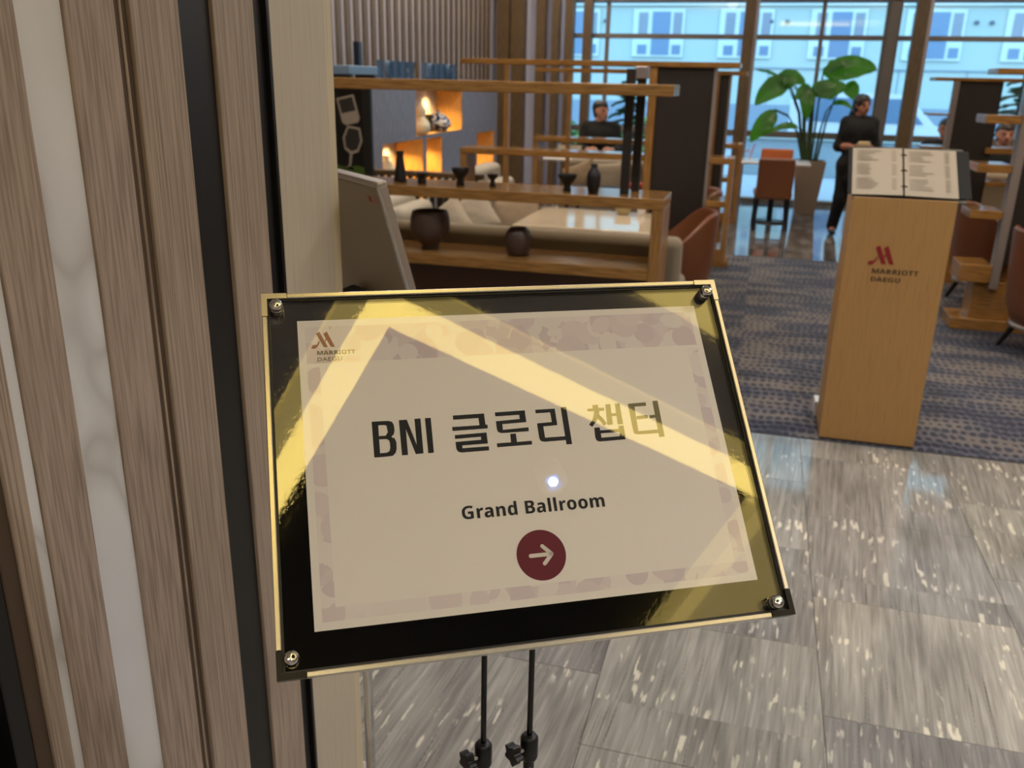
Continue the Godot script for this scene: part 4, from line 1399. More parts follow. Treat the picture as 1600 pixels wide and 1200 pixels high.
func text_part(called: String, text: String, parent: Node3D, mat: Material, center: Vector3, bs: Basis, w: float, h: float, weight: int, spacing := 0.0) -> void:
	var font := SystemFont.new()
	font.font_names = PackedStringArray(["Droid Sans"])
	font.font_weight = weight
	var tm := TextMesh.new()
	tm.font = font
	tm.text = text
	tm.font_size = 96
	tm.pixel_size = 0.01
	tm.depth = 0.02
	var ab := tm.get_aabb()
	var sc := Basis.from_scale(Vector3(w / ab.size.x, h / ab.size.y, 0.02))
	part(called, tm, mat, parent, center - bs * (sc * ab.get_center()), bs * sc)


const EMBLEM := [[17.4, 14.6, 18.3, 13.6, 20.7, 12.5, 27.9, 29.2, 24.1, 29.2], [24.2, 14.7, 27.8, 12.5, 34.6, 29.2, 30.8, 29.2], [20.2, 21.5, 20.3, 23.5, 18.9, 27.1, 16.4, 29.9, 14.4, 30.3, 11.9, 30.0, 13.2, 26.8, 15.5, 27.2, 17.6, 26.1, 19.2, 23.7], [26.8, 19.3, 26.9, 21.3, 25.9, 23.6, 25.3, 22.3]]


func glyphs_into(m: MB, polys: Array, k: float, ox: float, oy: float, depth: float) -> void:   # millimetre outlines, y down, into the xy plane
	for p in polys:
		var pts := PackedVector2Array()
		for i in range(0, p.size(), 2):
			pts.append(Vector2((p[i] - ox) * k, -(p[i + 1] - oy) * k))
		prism_into(m, pts, depth)


func emblem_mesh(k: float, depth: float) -> ArrayMesh:
	var m := MB.new()
	glyphs_into(m, EMBLEM, k, 11.9, 12.5, depth)
	return m.mesh()


func leaf_mesh(p0: Vector3, p1: Vector3, bulge: float, W: float, tilt: float, cup: float, seed_: int) -> ArrayMesh:   # a broad blade from its stalk p0 to its tip p1
	var m := MB.new()
	var rows := []
	var ns := FastNoiseLite.new()
	ns.seed = seed_
	ns.frequency = 1.3
	var facing := Vector3(0, sin(tilt), cos(tilt))
	var L := (p1 - p0).length()
	for i in 21:
		var t := i / 20.0
		var c := p0.lerp(p1, t) + Vector3(0, bulge * 4.0 * t * (1.0 - t), 0.10 * L * sin(PI * t))
		var dir := (p1 - p0 + Vector3(0, bulge * 4.0 * (1.0 - 2.0 * t), 0)).normalized()
		var side := facing.cross(dir).normalized()
		var up := dir.cross(side).normalized()
		var wd := W * 0.5 * pow(maxf(sin(PI * pow(t, 0.8)), 0.0), 0.7)
		var row := PackedVector3Array()
		for j in 11:
			var u := j / 5.0 - 1.0
			var wave := 0.10 * W * ns.get_noise_2d(t * 4.0, u * 1.5) * absf(u) + 0.03 * W * sin(t * 21.0 + u * 2.0) * absf(u)
			row.append(c + side * u * wd + up * (cup * wd * (absf(u) - 0.6 * u * u) + wave))
		rows.append(row)
	m.grid(rows)
	return m.mesh()


func plant() -> void:
	var o := thing("potted_plant", "tall broad leaved potted plant in a tapered grey brown planter by the window", "plant", V(0.615, 0, 12.35))
	# planter: a tapered square pot
	var m := MB.new()
	var prof := [[0.125, 0.0], [0.19, 0.66], [0.19, 0.68], [0.165, 0.68], [0.155, 0.60]]
	for k in prof.size() - 1:
		var a: Array = prof[k]
		var b: Array = prof[k + 1]
		for s in 4:
			var c0 := Vector3(1, 0, 1).rotated(Vector3.UP, s * PI / 2)
			var c1 := Vector3(1, 0, 1).rotated(Vector3.UP, (s + 1) * PI / 2)
			m.quad(c0 * a[0] + Vector3.UP * a[1], c1 * a[0] + Vector3.UP * a[1], c1 * b[0] + Vector3.UP * b[1], c0 * b[0] + Vector3.UP * b[1])
	part("planter", m.mesh(), flat("planter", Color(0.50, 0.44, 0.38), 0.6), o)
	part("soil", box_mesh(Vector3(0.30, 0.04, 0.30), 0.005), flat("soil", Color(0.10, 0.07, 0.05), 0.95), o, Vector3(0, 0.61, 0))
	var lm := flat("leaf green", Color(0.13, 0.30, 0.06), 0.35)
	lm.backlight_enabled = true
	lm.backlight = Color(0.40, 0.62, 0.08)
	var stem := flat("stem green", Color(0.13, 0.22, 0.09), 0.5)
	# blade: stalk end x, y, z; tip x, y, z (from the planter's foot); bulge, width, tilt, cup
	var spec := [
		[0.02, 1.73, 0.05, 0.64, 1.80, 0.10, 0.06, 0.30, 0.25, -0.35], [0.02, 1.75, -0.05, 0.34, 1.84, 0.08, 0.05, 0.24, 0.9, 0.3], [-0.08, 1.53, 0.10, 0.33, 1.58, 0.14, 0.02, 0.24, 0.35, -0.3], [0.31, 1.60, -0.05, 0.45, 1.42, 0.02, 0.05, 0.20, 0.3, 0.2],
		[-0.36, 1.63, 0.0, -0.77, 1.34, 0.10, 0.07, 0.28, 0.3, 0.3], [-0.54, 1.68, 0.0, -0.18, 1.61, 0.08, 0.05, 0.22, 0.5, -0.3], [-0.50, 1.69, -0.05, -0.82, 1.77, 0.0, 0.02, 0.07, 0.9, 0.3], [-0.15, 1.59, 0.08, -0.12, 1.18, 0.16, 0.0, 0.17, 0.1, 0.35],
		[-0.10, 1.57, 0.05, -0.28, 1.42, 0.1, 0.03, 0.17, 0.3, -0.3], [-0.50, 1.28, 0.06, -0.78, 0.88, 0.12, 0.03, 0.22, 0.2, 0.3], [-0.52, 1.30, 0.0, -0.60, 0.98, 0.1, 0.0, 0.16, 0.2, -0.2], [-0.20, 1.08, 0.10, -0.56, 1.00, 0.14, 0.06, 0.10, 0.6, 0.2],
		[0.17, 1.37, 0.0, 0.43, 1.31, 0.06, 0.06, 0.08, 0.6, 0.2], [-0.10, 1.56, 0.02, 0.18, 1.44, 0.1, 0.04, 0.22, 0.3, 0.3], [-0.30, 1.60, -0.04, -0.72, 1.52, 0.0, 0.06, 0.22, 0.5, 0.25]]
	for i in spec.size():
		var s: Array = spec[i]
		var p0 := Vector3(s[0], s[1], s[2])
		var root := Vector3(clampf(s[0] * 0.22, -0.09, 0.09), 0.63, 0.02)
		var mid := Vector3(root.x + (p0.x - root.x) * 0.28, lerpf(0.63, p0.y, 0.60), 0.02)
		part("stalk", tube([root, root.lerp(mid, 0.5), mid, mid.lerp(p0, 0.55) + Vector3((mid.x - p0.x) * 0.12, 0.05, 0), p0], [0.018, 0.016, 0.013, 0.010, 0.007], 8), stem, o)
		part("leaf", leaf_mesh(p0, Vector3(s[3], s[4], s[5]), s[6], s[7], s[8], s[9], 300 + i), lm, o)


# ---------------------------------------------------------------- people: a smooth skin round a skeleton
func skin(m: MB, bones: Array, cell: float, k: float) -> void:   # bones: [from, to, radius, radius]
	var lo := Vector3(1e9, 1e9, 1e9)
	var hi := -lo
	for b in bones:
		for e in 2:
			var r: float = b[2 + e] + cell * 3.0
			lo = lo.min(b[e] - Vector3(r, r, r))
			hi = hi.max(b[e] + Vector3(r, r, r))
	var nx := int((hi.x - lo.x) / cell) + 2
	var ny := int((hi.y - lo.y) / cell) + 2
	var nz := int((hi.z - lo.z) / cell) + 2
	var f := PackedFloat32Array()
	f.resize(nx * ny * nz)
	for b in bones:
		var a: Vector3 = b[0]
		var ab: Vector3 = b[1] - b[0]
		var l2 := maxf(ab.length_squared(), 1e-9)
		var pad := maxf(b[2], b[3]) + maxf(cell * 2.5, k * 4.0)
		var p0: Vector3 = (a.min(b[1]) - Vector3(pad, pad, pad) - lo) / cell
		var p1: Vector3 = (a.max(b[1]) + Vector3(pad, pad, pad) - lo) / cell
		for iz in range(maxi(0, int(p0.z)), mini(nz, int(p1.z) + 2)):
			for iy in range(maxi(0, int(p0.y)), mini(ny, int(p1.y) + 2)):
				for ix in range(maxi(0, int(p0.x)), mini(nx, int(p1.x) + 2)):
					var q := lo + Vector3(ix, iy, iz) * cell
					var t := clampf((q - a).dot(ab) / l2, 0.0, 1.0)
					var d := (q - a - ab * t).length() - lerpf(b[2], b[3], t)
					f[(iz * ny + iy) * nx + ix] += exp(-d / k)
	# inside where the sum is above 1
	var at := {}
	var base := m.v.size()
	var verts := PackedVector3Array()
	var sx := 1
	var sy := nx
	var sz := nx * ny
	var corners := [0, sx, sy, sx + sy, sz, sx + sz, sy + sz, sx + sy + sz]
	var edges := [[0, 1], [2, 3], [4, 5], [6, 7], [0, 2], [1, 3], [4, 6], [5, 7], [0, 4], [1, 5], [2, 6], [3, 7]]
	var faces := []
	for iz in nz - 1:
		for iy in ny - 1:
			for ix in nx - 1:
				var i := iz * sz + iy * sy + ix
				var mask := 0
				for c in 8:
					if f[i + corners[c]] > 1.0:
						mask |= 1 << c
				if mask == 0 or mask == 255:
					continue
				var s := Vector3()
				var n := 0
				for e in edges:
					var ia: bool = mask & (1 << e[0])
					var ib: bool = mask & (1 << e[1])
					if ia != ib:
						var fa := log(maxf(f[i + corners[e[0]]], 1e-6))
						var fb := log(maxf(f[i + corners[e[1]]], 1e-6))
						var t := clampf(fa / (fa - fb), 0.0, 1.0)
						var va := Vector3(e[0] & 1, (e[0] >> 1) & 1, (e[0] >> 2) & 1)
						var vb := Vector3(e[1] & 1, (e[1] >> 1) & 1, (e[1] >> 2) & 1)
						s += va.lerp(vb, t)
						n += 1
				at[i] = verts.size()
				verts.append(lo + (Vector3(ix, iy, iz) + s / n) * cell)
				var in0 := (mask & 1) != 0
				for ax in 3:
					var st: int = [sx, sy, sz][ax]
					if ix == 0 or iy == 0 or iz == 0:
						continue
					if in0 != ((mask & (1 << (1 << ax))) != 0):
						var u: int = [sy, sz, sx][ax]
						var w: int = [sz, sx, sy][ax]
						faces.append([i, i - u, i - u - w, i - w, in0])
	var nrm := PackedVector3Array()
	nrm.resize(verts.size())
	var tri_idx := PackedInt32Array()
	for q in faces:
		if not (at.has(q[0]) and at.has(q[1]) and at.has(q[2]) and at.has(q[3])):
			continue
		var a: int = at[q[0]]
		var b: int = at[q[1]]
		var c: int = at[q[2]]
		var d: int = at[q[3]]
		if not q[4]:
			var s := b
			b = d
			d = s
		# counter-clockwise a b c d seen from outside
		var nn := (verts[c] - verts[a]).cross(verts[d] - verts[b])
		for e in [a, b, c, d]:
			nrm[e] += nn
		tri_idx.append_array(PackedInt32Array([base + a, base + c, base + b, base + a, base + d, base + c]))
	for i in verts.size():
		m.v.append(verts[i])
		m.n.append(nrm[i].normalized())
		m.uv.append(Vector2())
	m.idx.append_array(tri_idx)


func hand_bones(wrist: Vector3, aim: Vector3, palm: Vector3, curl: float, side: float) -> Array:   # five fingers rooted in a palm
	aim = aim.normalized()
	var across := aim.cross(palm).normalized() * side
	palm = across.cross(aim).normalized() * side
	var out := [[wrist, wrist + aim * 0.075 + across * 0.018, 0.021, 0.016], [wrist, wrist + aim * 0.075 - across * 0.018, 0.021, 0.016]]
	var lens := [0.068, 0.078, 0.072, 0.056]
	for i in 4:
		var p := wrist + aim * 0.078 + across * (0.027 - 0.018 * i)
		var a := 0.3 + curl * 0.5
		var dir := aim
		for j in 3:
			dir = (aim * cos(a) + palm * sin(a)).normalized()
			var q: Vector3 = p + dir * lens[i] * [0.45, 0.32, 0.23][j]
			out.append([p, q, 0.0085 - 0.001 * j, 0.0080 - 0.001 * j])
			p = q
			a += curl
	var tp := wrist + aim * 0.025 + across * 0.022
	var td := (aim * 0.6 + across * 0.7 + palm * 0.3).normalized()
	out.append([tp, tp + td * 0.04, 0.012, 0.010])
	out.append([tp + td * 0.04, tp + td * 0.04 + (aim * 0.9 + palm * 0.4).normalized() * 0.032, 0.010, 0.008])
	return out


func head_into(m: MB, c: Vector3, face: Vector3, s := 1.0) -> void:   # c: centre of the skull
	var f := face.normalized()
	var r := f.cross(Vector3.UP).normalized()
	var u := r.cross(f).normalized()
	var P := func(x: float, y: float, z: float) -> Vector3: return c + (r * x + u * y + f * z) * s
	skin(m, [
		[P.call(0, 0.028, -0.022), P.call(0, 0.030, 0.014), 0.074 * s, 0.070 * s],
		[P.call(0, -0.02, 0.018), P.call(0, -0.072, 0.050), 0.060 * s, 0.026 * s],
		[P.call(-0.030, -0.03, 0.030), P.call(-0.018, -0.074, 0.046), 0.036 * s, 0.020 * s], [P.call(0.030, -0.03, 0.030), P.call(0.018, -0.074, 0.046), 0.036 * s, 0.020 * s],
		[P.call(0, 0.010, 0.082), P.call(0, -0.022, 0.096), 0.008 * s, 0.012 * s], [P.call(-0.012, -0.026, 0.082), P.call(0.012, -0.026, 0.082), 0.008 * s, 0.008 * s],
		[P.call(-0.020, -0.052, 0.076), P.call(0.020, -0.052, 0.076), 0.007 * s, 0.007 * s],
		[P.call(-0.074, 0.012, -0.004), P.call(-0.078, -0.018, 0.002), 0.012 * s, 0.009 * s], [P.call(0.074, 0.012, -0.004), P.call(0.078, -0.018, 0.002), 0.012 * s, 0.009 * s],
		[P.call(0, -0.04, -0.02), P.call(0, -0.15, -0.035), 0.046 * s, 0.050 * s]], 0.0065, 0.006)


func face_parts(o: Node3D, c: Vector3, face: Vector3, s := 1.0) -> void:
	var f := face.normalized()
	var r := f.cross(Vector3.UP).normalized()
	var u := r.cross(f).normalized()
	var e := MB.new()
	var lip := MB.new()
	for x in [-0.031, 0.031]:
		skin(e, [[c + (r * (x - 0.008) + u * 0.008 + f * 0.073) * s, c + (r * (x + 0.008) + u * 0.008 + f * 0.073) * s, 0.007, 0.007]], 0.003, 0.002)
		skin(e, [[c + (r * (x - 0.014) + u * 0.028 + f * 0.074) * s, c + (r * (x + 0.014) + u * 0.029 + f * 0.074) * s, 0.005, 0.005]], 0.003, 0.002)
	skin(lip, [[c + (r * -0.018 + u * -0.052 + f * 0.080) * s, c + (r * 0.018 + u * -0.052 + f * 0.080) * s, 0.006, 0.006]], 0.003, 0.002)
	part("eyes_and_brows", e.mesh(), flat("eye dark", Color(0.05, 0.035, 0.03), 0.4), o)
	part("lips", lip.mesh(), flat("lips", Color(0.50, 0.22, 0.19), 0.5), o)


func person(label: String, at: Vector3, yaw: float, pose: String, hair_long: bool, skin_col: Color, cloth: Color, hair: Color, turn_head := 0.0) -> Node3D:
	# local frame: the person faces -z, x to its right
	var o := thing("person", label, "person", at, yaw)
	var sk := flat("skin %s" % skin_col.to_html(), skin_col, 0.5)
	sk.subsurf_scatter_enabled = true
	sk.subsurf_scatter_strength = 0.08
	var cl := flat("cloth %s" % cloth.to_html(), cloth, 0.9)
	var hr := flat("hair %s" % hair.to_html(), hair, 0.4)
	var sit := pose == "sit"
	var hip := Vector3(0, 0.79 if not sit else 0.50, 0.0)
	var chest := hip + Vector3(0, 0.34, -0.02 if not sit else -0.04)
	var neck := hip + Vector3(0, 0.50, 0.0 if not sit else -0.03)
	var head := neck + Vector3(0, 0.115, -0.03)
	var body := MB.new()
	var dress := MB.new()
	var trousers := MB.new()
	var sw := 0.128 if hair_long else 0.155
	var sh := [neck + Vector3(-sw, -0.065, 0.01), neck + Vector3(sw, -0.065, 0.01)]
	var el: Array
	var wr: Array
	var kn: Array
	var an: Array
	if sit:
		el = [sh[0] + Vector3(-0.07, -0.24, -0.08), sh[1] + Vector3(0.07, -0.24, -0.08)]
		wr = [el[0] + Vector3(0.08, 0.02, -0.21), el[1] + Vector3(-0.08, 0.02, -0.21)]
		kn = [hip + Vector3(-0.11, -0.02, -0.40), hip + Vector3(0.11, -0.02, -0.40)]
		an = [kn[0] + Vector3(0, -0.39, 0.03), kn[1] + Vector3(0, -0.39, 0.03)]
	else:
		el = [sh[0] + Vector3(-0.055, -0.25, 0.01), sh[1] + Vector3(0.055, -0.25, 0.01)]
		wr = [el[0] + Vector3(0.12, -0.02, -0.19), el[1] + Vector3(-0.12, 0.01, -0.19)]
		kn = [hip + Vector3(-0.09, -0.36, -0.07), hip + Vector3(0.09, -0.36, 0.0)]
		an = [hip + Vector3(-0.10, -0.712, -0.06), hip + Vector3(0.13, -0.712, 0.10)]
	# one continuous body
	var bones := [[hip + Vector3(0, 0.02, 0), chest, 0.115, 0.118], [hip + Vector3(-0.07, 0, 0), hip + Vector3(0.07, 0, 0), 0.10, 0.10], [chest + Vector3(-0.06, 0.02, 0), chest + Vector3(0.06, 0.02, 0), 0.10, 0.10], [chest, neck, 0.10, 0.052], [neck, head + Vector3(0, -0.03, 0.01), 0.048, 0.046]]
	for s in 2:
		bones.append_array([[neck + Vector3(0, -0.05, 0), sh[s], 0.05, 0.052], [sh[s], el[s], 0.050, 0.038], [el[s], wr[s], 0.037, 0.024], [hip + Vector3(-0.08 + 0.16 * s, -0.03, 0), kn[s], 0.085, 0.058], [kn[s], an[s], 0.056, 0.034], [an[s], an[s] + Vector3(0, -0.035, -0.12), 0.036, 0.026]])
	skin(body, bones, 0.016, 0.014)
	var fd := Vector3(0, 0, -1).rotated(Vector3.UP, turn_head)
	head_into(body, head, fd, 0.97)
	for s in 2:
		var inward := Vector3(1 if s == 0 else -1, 0, 0)
		skin(body, hand_bones(wr[s], (wr[s] - el[s]).normalized() + inward * 0.7, Vector3(0, -0.5, 0.6) + inward * 0.3, 0.5, 1.0 if s == 0 else -1.0), 0.005, 0.0035)
	part("body", body.mesh(), sk, o)
	face_parts(o, head, fd, 0.97)
	# clothes follow the body a little outside it
	var cb := []
	for i in 4:
		var b: Array = bones[i]
		cb.append([b[0], b[1], b[2] + 0.014, b[3] + 0.014])
	cb[3][1] = neck + Vector3(0, -0.03, 0)
	for s in 2:
		cb.append_array([[neck + Vector3(0, -0.05, 0), sh[s], 0.064, 0.066], [sh[s], el[s], 0.066, 0.054], [el[s], el[s].lerp(wr[s], 0.12 if not sit else 0.9), 0.054, 0.050 if not sit else 0.038]])
	if not sit:
		cb.append([hip, hip + Vector3(0, -0.14, 0), 0.128, 0.14])
	skin(dress, cb, 0.015, 0.014)
	part("jacket", dress.mesh(), cl, o)
	var tb := [[hip + Vector3(-0.07, 0, 0), hip + Vector3(0.07, 0, 0), 0.113, 0.113]]
	for s in 2:
		tb.append_array([[hip + Vector3(-0.08 + 0.16 * s, -0.03, 0), kn[s], 0.10, 0.075], [kn[s], an[s] + Vector3(0, 0.02, 0), 0.075, 0.062]])
	skin(trousers, tb, 0.016, 0.014)
	part("trousers", trousers.mesh(), cl, o)
	var shoe := MB.new()
	for s in 2:
		skin(shoe, [[an[s] + Vector3(0, -0.03, 0.035), an[s] + Vector3(0, -0.04, -0.13), 0.042, 0.034]], 0.012, 0.008)
	part("shoes", shoe.mesh(), mats["black plastic"], o)
	var hm := MB.new()
	var hf := fd
	var hb := [[head + Vector3(0, 0.045, 0) - hf * 0.03, head + Vector3(0, 0.050, 0) + hf * 0.012, 0.080, 0.066], [head + Vector3(0, 0.03, 0) - hf * 0.04, head + Vector3(0, -0.03, 0) - hf * 0.045, 0.072, 0.058]]
	if hair_long:
		hb.append([head + Vector3(0, -0.01, 0) - hf * 0.075, neck + Vector3(0, 0.02, 0) - hf * 0.13, 0.055, 0.045])
		hb.append([neck + Vector3(0, 0.02, 0) - hf * 0.13, neck + Vector3(0, -0.13, 0) - hf * 0.14, 0.045, 0.022])
		hb.append([head + Vector3(0, 0.02, 0) - hf * 0.01, head + Vector3(0, 0.0, 0) - hf * 0.045, 0.082, 0.076])
	else:
		hb.append([head + Vector3(0, 0.075, 0) + hf * 0.03, head + Vector3(0, 0.06, 0) + hf * 0.06, 0.04, 0.022])
	skin(hm, hb, 0.010, 0.008)
	part("hair", hm.mesh(), hr, o)
	return o


func people() -> void:
	person("waitress in black with dark tied hair standing by the tall potted plant", V(0.985, 0.0, 10.55), PI + 0.02, "stand", true, Color(0.62, 0.42, 0.33), Color(0.028, 0.028, 0.032), Color(0.045, 0.03, 0.025), 0.5)
	var n := thing("folded_napkin", "cream folded napkin held at the waitress's waist", "napkin", V(1.03, 1.0, 10.27))
	part("cloth", round_box(Vector3(0.13, 0.10, 0.05), 0.022), flat("napkin", Color(0.72, 0.64, 0.50), 0.9), n)
	var chair_seat := 0.0
	person("man in a black shirt seated behind the rails by the window", V(-1.80, 0.16, 10.3), PI + 0.2, "sit", false, Color(0.66, 0.47, 0.38), Color(0.02, 0.02, 0.025), Color(0.03, 0.025, 0.022), 0.75)
	stool("dark stool under the seated man in black", V(-1.80, 0, 10.32))
	var t := thing("table", "pale table before the seated man with a cream card", "table", V(-1.85, 0, 9.65))
	part("top", round_box(Vector3(1.0, 0.03, 0.55), 0.013), mats["white marble top"], t, Vector3(0, 0.80, 0))
	part("pillar", tube([Vector3(0, 0.02, 0), Vector3(0, 0.79, 0)], 0.035, 14), mats["black plastic"], t)
	part("foot", lathe([[0.0, 0.0], [0.22, 0.0], [0.22, 0.012], [0.05, 0.022], [0.0, 0.022]], 24), mats["black plastic"], t)
	var cd := thing("table_card", "cream folded card standing on the pale table", "card", V(-2.0, 0.816, 9.6))
	part("card_leaf", box_mesh(Vector3(0.26, 0.13, 0.004), 0.001), mats["menu paper"], cd, Vector3(0, 0.06, 0.03), Basis(Vector3.RIGHT, -0.35))
	part("card_leaf", box_mesh(Vector3(0.26, 0.13, 0.004), 0.001), mats["menu paper"], cd, Vector3(0, 0.06, -0.02), Basis(Vector3.RIGHT, 0.35))
	person("person with brown hair and black top seated behind the right edge screen", V(2.30, 0.06, 10.05), PI - 0.1, "sit", false, Color(0.68, 0.48, 0.40), Color(0.02, 0.02, 0.025), Color(0.14, 0.07, 0.045), 0.2)
	stool("dark stool under the person with brown hair", V(2.30, 0, 10.07))
	person("seated person with dark hair half hidden by the far right panel", V(1.86, 0.07, 10.6), PI - 0.15, "sit", false, Color(0.60, 0.42, 0.34), Color(0.03, 0.03, 0.035), Color(0.03, 0.025, 0.022), 0.0)
	stool("dark stool under the half hidden person", V(1.86, 0, 10.62))


func stool(label: String, at: Vector3) -> void:
	var o := thing("stool", label, "stool", at)
	var h := 0.42
	part("seat", lathe([[0.0, h - 0.05], [0.17, h - 0.05], [0.19, h - 0.03], [0.18, h], [0.0, h]], 24), mats["dark panel"], o)
	for s in [[-1, -1], [1, -1], [-1, 1], [1, 1]]:
		part("leg", tube([Vector3(s[0] * 0.11, h - 0.05, s[1] * 0.11), Vector3(s[0] * 0.14, 0, s[1] * 0.14)], 0.013, 8), mats["dark wood leg"], o)


func second_sign() -> void:   # the easel sign seen from behind, beyond the wall's end post
	var a := Vector3(-0.735, 0, -0.678).normalized()
	var hz := Vector3(0.678, 0, -0.735).normalized()
	var b := (hz * 0.27 + Vector3(0, -0.963, 0)).normalized()
	var n := b.cross(a).normalized()      # towards the viewer: the back of the sign
	var at := V(-0.634, 1.418, 1.45)
	var o := thing("rear_sign", "grey back of a second sign board with a chrome edge behind the end post", "sign", V(-0.760, 0, 1.577))
	var bs := Basis(a, -b, n)
	if bs.determinant() < 0:
		n = -n
		bs = Basis(a, -b, n)
	var c := at + a * 0.24 + b * 0.18 - o.position
	part("back_panel", box_mesh(Vector3(0.47, 0.35, 0.006), 0.002), flat("sign back", Color(0.60, 0.55, 0.47), 0.4, 0.2), o, c, bs)
	for q in [[0, -1], [0, 1], [-1, 0], [1, 0]]:
		if q[0] != 0:
			part("frame_rail", round_box(Vector3(0.012, 0.374, 0.019), 0.004), mats["chrome"], o, c + a * 0.238 * q[0], bs)
		else:
			part("frame_rail", round_box(Vector3(0.49, 0.012, 0.019), 0.004), mats["brushed silver"], o, c + b * 0.183 * q[1], bs)
	var sgn := 1.0 if n.dot(Vector3(0, 1.6, 0) - at) > 0 else -1.0
	part("label_sticker", box_mesh(Vector3(0.05, 0.014, 0.0006), 0.0001), flat("sticker", Color(0.62, 0.50, 0.44), 0.5), o, c - a * 0.19 - b * 0.150 + n * sgn * 0.0034, bs)
	part("sticker_mark", box_mesh(Vector3(0.008, 0.010, 0.0006), 0.0001), mats["emblem red"], o, c - a * 0.176 - b * 0.150 + n * sgn * 0.0038, bs)
	part("bracket", round_box(Vector3(0.10, 0.08, 0.05), 0.015), mats["black plastic"], o, c + b * 0.10 + n * sgn * 0.03, bs)
	part("chrome_pole", tube([Vector3(0, 0.0, 0), Vector3(0, 1.16, 0)], 0.0115, 20), mats["chrome"], o)
	part("pole_base", box_mesh(Vector3(0.24, 0.008, 0.14), 0.003), mats["chrome"], o, Vector3(-0.118, 0.004, 0.055))


const LETTERS := [
	[63.7, 108.9, 69.7, 108.9, 69, 144.6, 63.4, 144.5],
	[69.1, 108.9, 79.4, 109, 79.2, 112.9, 69.2, 113],
	[79.1, 109, 83, 110.3, 84.4, 113.8, 84.6, 119.1, 83.6, 122.7, 80.9, 125.3, 75.7, 123.8, 77.2, 122.7, 78.1, 120.2, 78.1, 116.2, 77.3, 113.8, 75.6, 113],
	[69.4, 123.7, 76.2, 123.8, 81.6, 125.4, 81.5, 126.7, 76.1, 127.1, 69.5, 127.1],
	[79.5, 125.5, 83.8, 126.8, 85.2, 130.6, 85, 137.3, 83.7, 141.3, 80.7, 144.2, 76.3, 144.3, 75.7, 140.5, 77.9, 139.3, 79, 136.3, 79.1, 130.6, 78.2, 128.2, 75.9, 127.1],
	[69.2, 140.7, 76.4, 140.6, 76.6, 144.4, 69, 144.6],
	[89.5, 109.1, 97.1, 109.1, 104.2, 135.1, 104.5, 108.9, 110.4, 108.7, 109.8, 144, 102.4, 144.1, 95.4, 118.6, 95, 144.3, 89.3, 144.4],
	[114.6, 108.8, 120.3, 108.8, 119.7, 144.1, 114.3, 144.2],
	[141.9, 108, 173, 107.9, 173, 119.6, 174.9, 119.5, 174.8, 123.5, 140.1, 123.7, 139.9, 119.7, 167, 119.7, 166.9, 112.2, 142, 112.3],
	[141.7, 128, 173, 127.6, 172.9, 138.8, 147.7, 139, 147.7, 141.8, 173.4, 141.7, 173.3, 145.8, 146.2, 146, 143, 144.9, 141.6, 141.9, 141.6, 135, 166.9, 134.6, 166.9, 131.5, 141.5, 131.9],
	[183.9, 107.6, 214.3, 107.4, 214.2, 119.8, 189.8, 120.2, 189.6, 126.1, 215.4, 125.3, 215.3, 129.3, 187.8, 129.4, 184.4, 127.9, 183.6, 124.6, 183.8, 116.8, 208, 116.1, 208, 111.7, 183.9, 111.7],
	[181.6, 139.4, 195.8, 139.4, 196.2, 130.7, 201.9, 130.7, 201.9, 139.5, 216.8, 139.3, 216.7, 143.1, 181.6, 143.4],
	[225, 107.6, 245.2, 107.7, 245.2, 125.1, 230.6, 125.5, 230.7, 137.2, 251.4, 137.2, 251.4, 141.2, 229.2, 141.4, 225.7, 140.1, 224.7, 137.3, 224.7, 121.9, 240, 121.5, 239.8, 111.3, 225, 111.4],
	[251.5, 106.7, 257.3, 106.5, 257.1, 145.8, 251.2, 145.8],
	[278.8, 110.2, 296.7, 109.9, 296.6, 113.3, 278.9, 113],
	[284.8, 106.5, 291, 106.5, 290.9, 110.6, 284.8, 110.6],
	[285.7, 112.5, 291.7, 112.4, 289.9, 117.8, 286.8, 123.2, 280.9, 129.6, 277.9, 127, 281.9, 122.8, 284.5, 117.5],
	[289.7, 116.2, 294.1, 122, 296.8, 127, 293.3, 129.4, 290.4, 124.5, 287.3, 120.4],
	[298.8, 106.7, 304.2, 106.6, 302.9, 128.5, 296.8, 128.7],
	[308.9, 106.5, 314.1, 106.4, 313.7, 129, 307.8, 128.9],
	[303.4, 116.8, 308.4, 116.6, 308.4, 119.7, 303.2, 119.8],
	[282.7, 130.6, 288.4, 130.6, 288.5, 142.3, 281.9, 141],
	[282, 140.5, 282.7, 143.8, 285.5, 145.4, 313.4, 145, 313.5, 141.3, 288.4, 141.5],
	[308.5, 130.3, 313.9, 130.2, 313.4, 145, 307.7, 145],
	[288.5, 133.8, 308.6, 133.6, 308.4, 136.9, 288.4, 137],
	[322.8, 107.7, 342.2, 107.2, 342.2, 111, 329.1, 111.2],
	[329.4, 121.3, 341.3, 121.1, 341.1, 124.7, 329.2, 125],
	[326.8, 137.4, 350.4, 137.2, 350.2, 141.1, 327.2, 141, 323.5, 139.7, 322.7, 136.3],
	[322.8, 107.7, 329.5, 107.6, 328.4, 137.5, 322.9, 137.4],
	[349.8, 106.4, 355.5, 106.2, 355.2, 145.3, 349.3, 145.4],
	[343.5, 121.5, 349.7, 121.4, 349.9, 124.4, 343.3, 124.9]
]


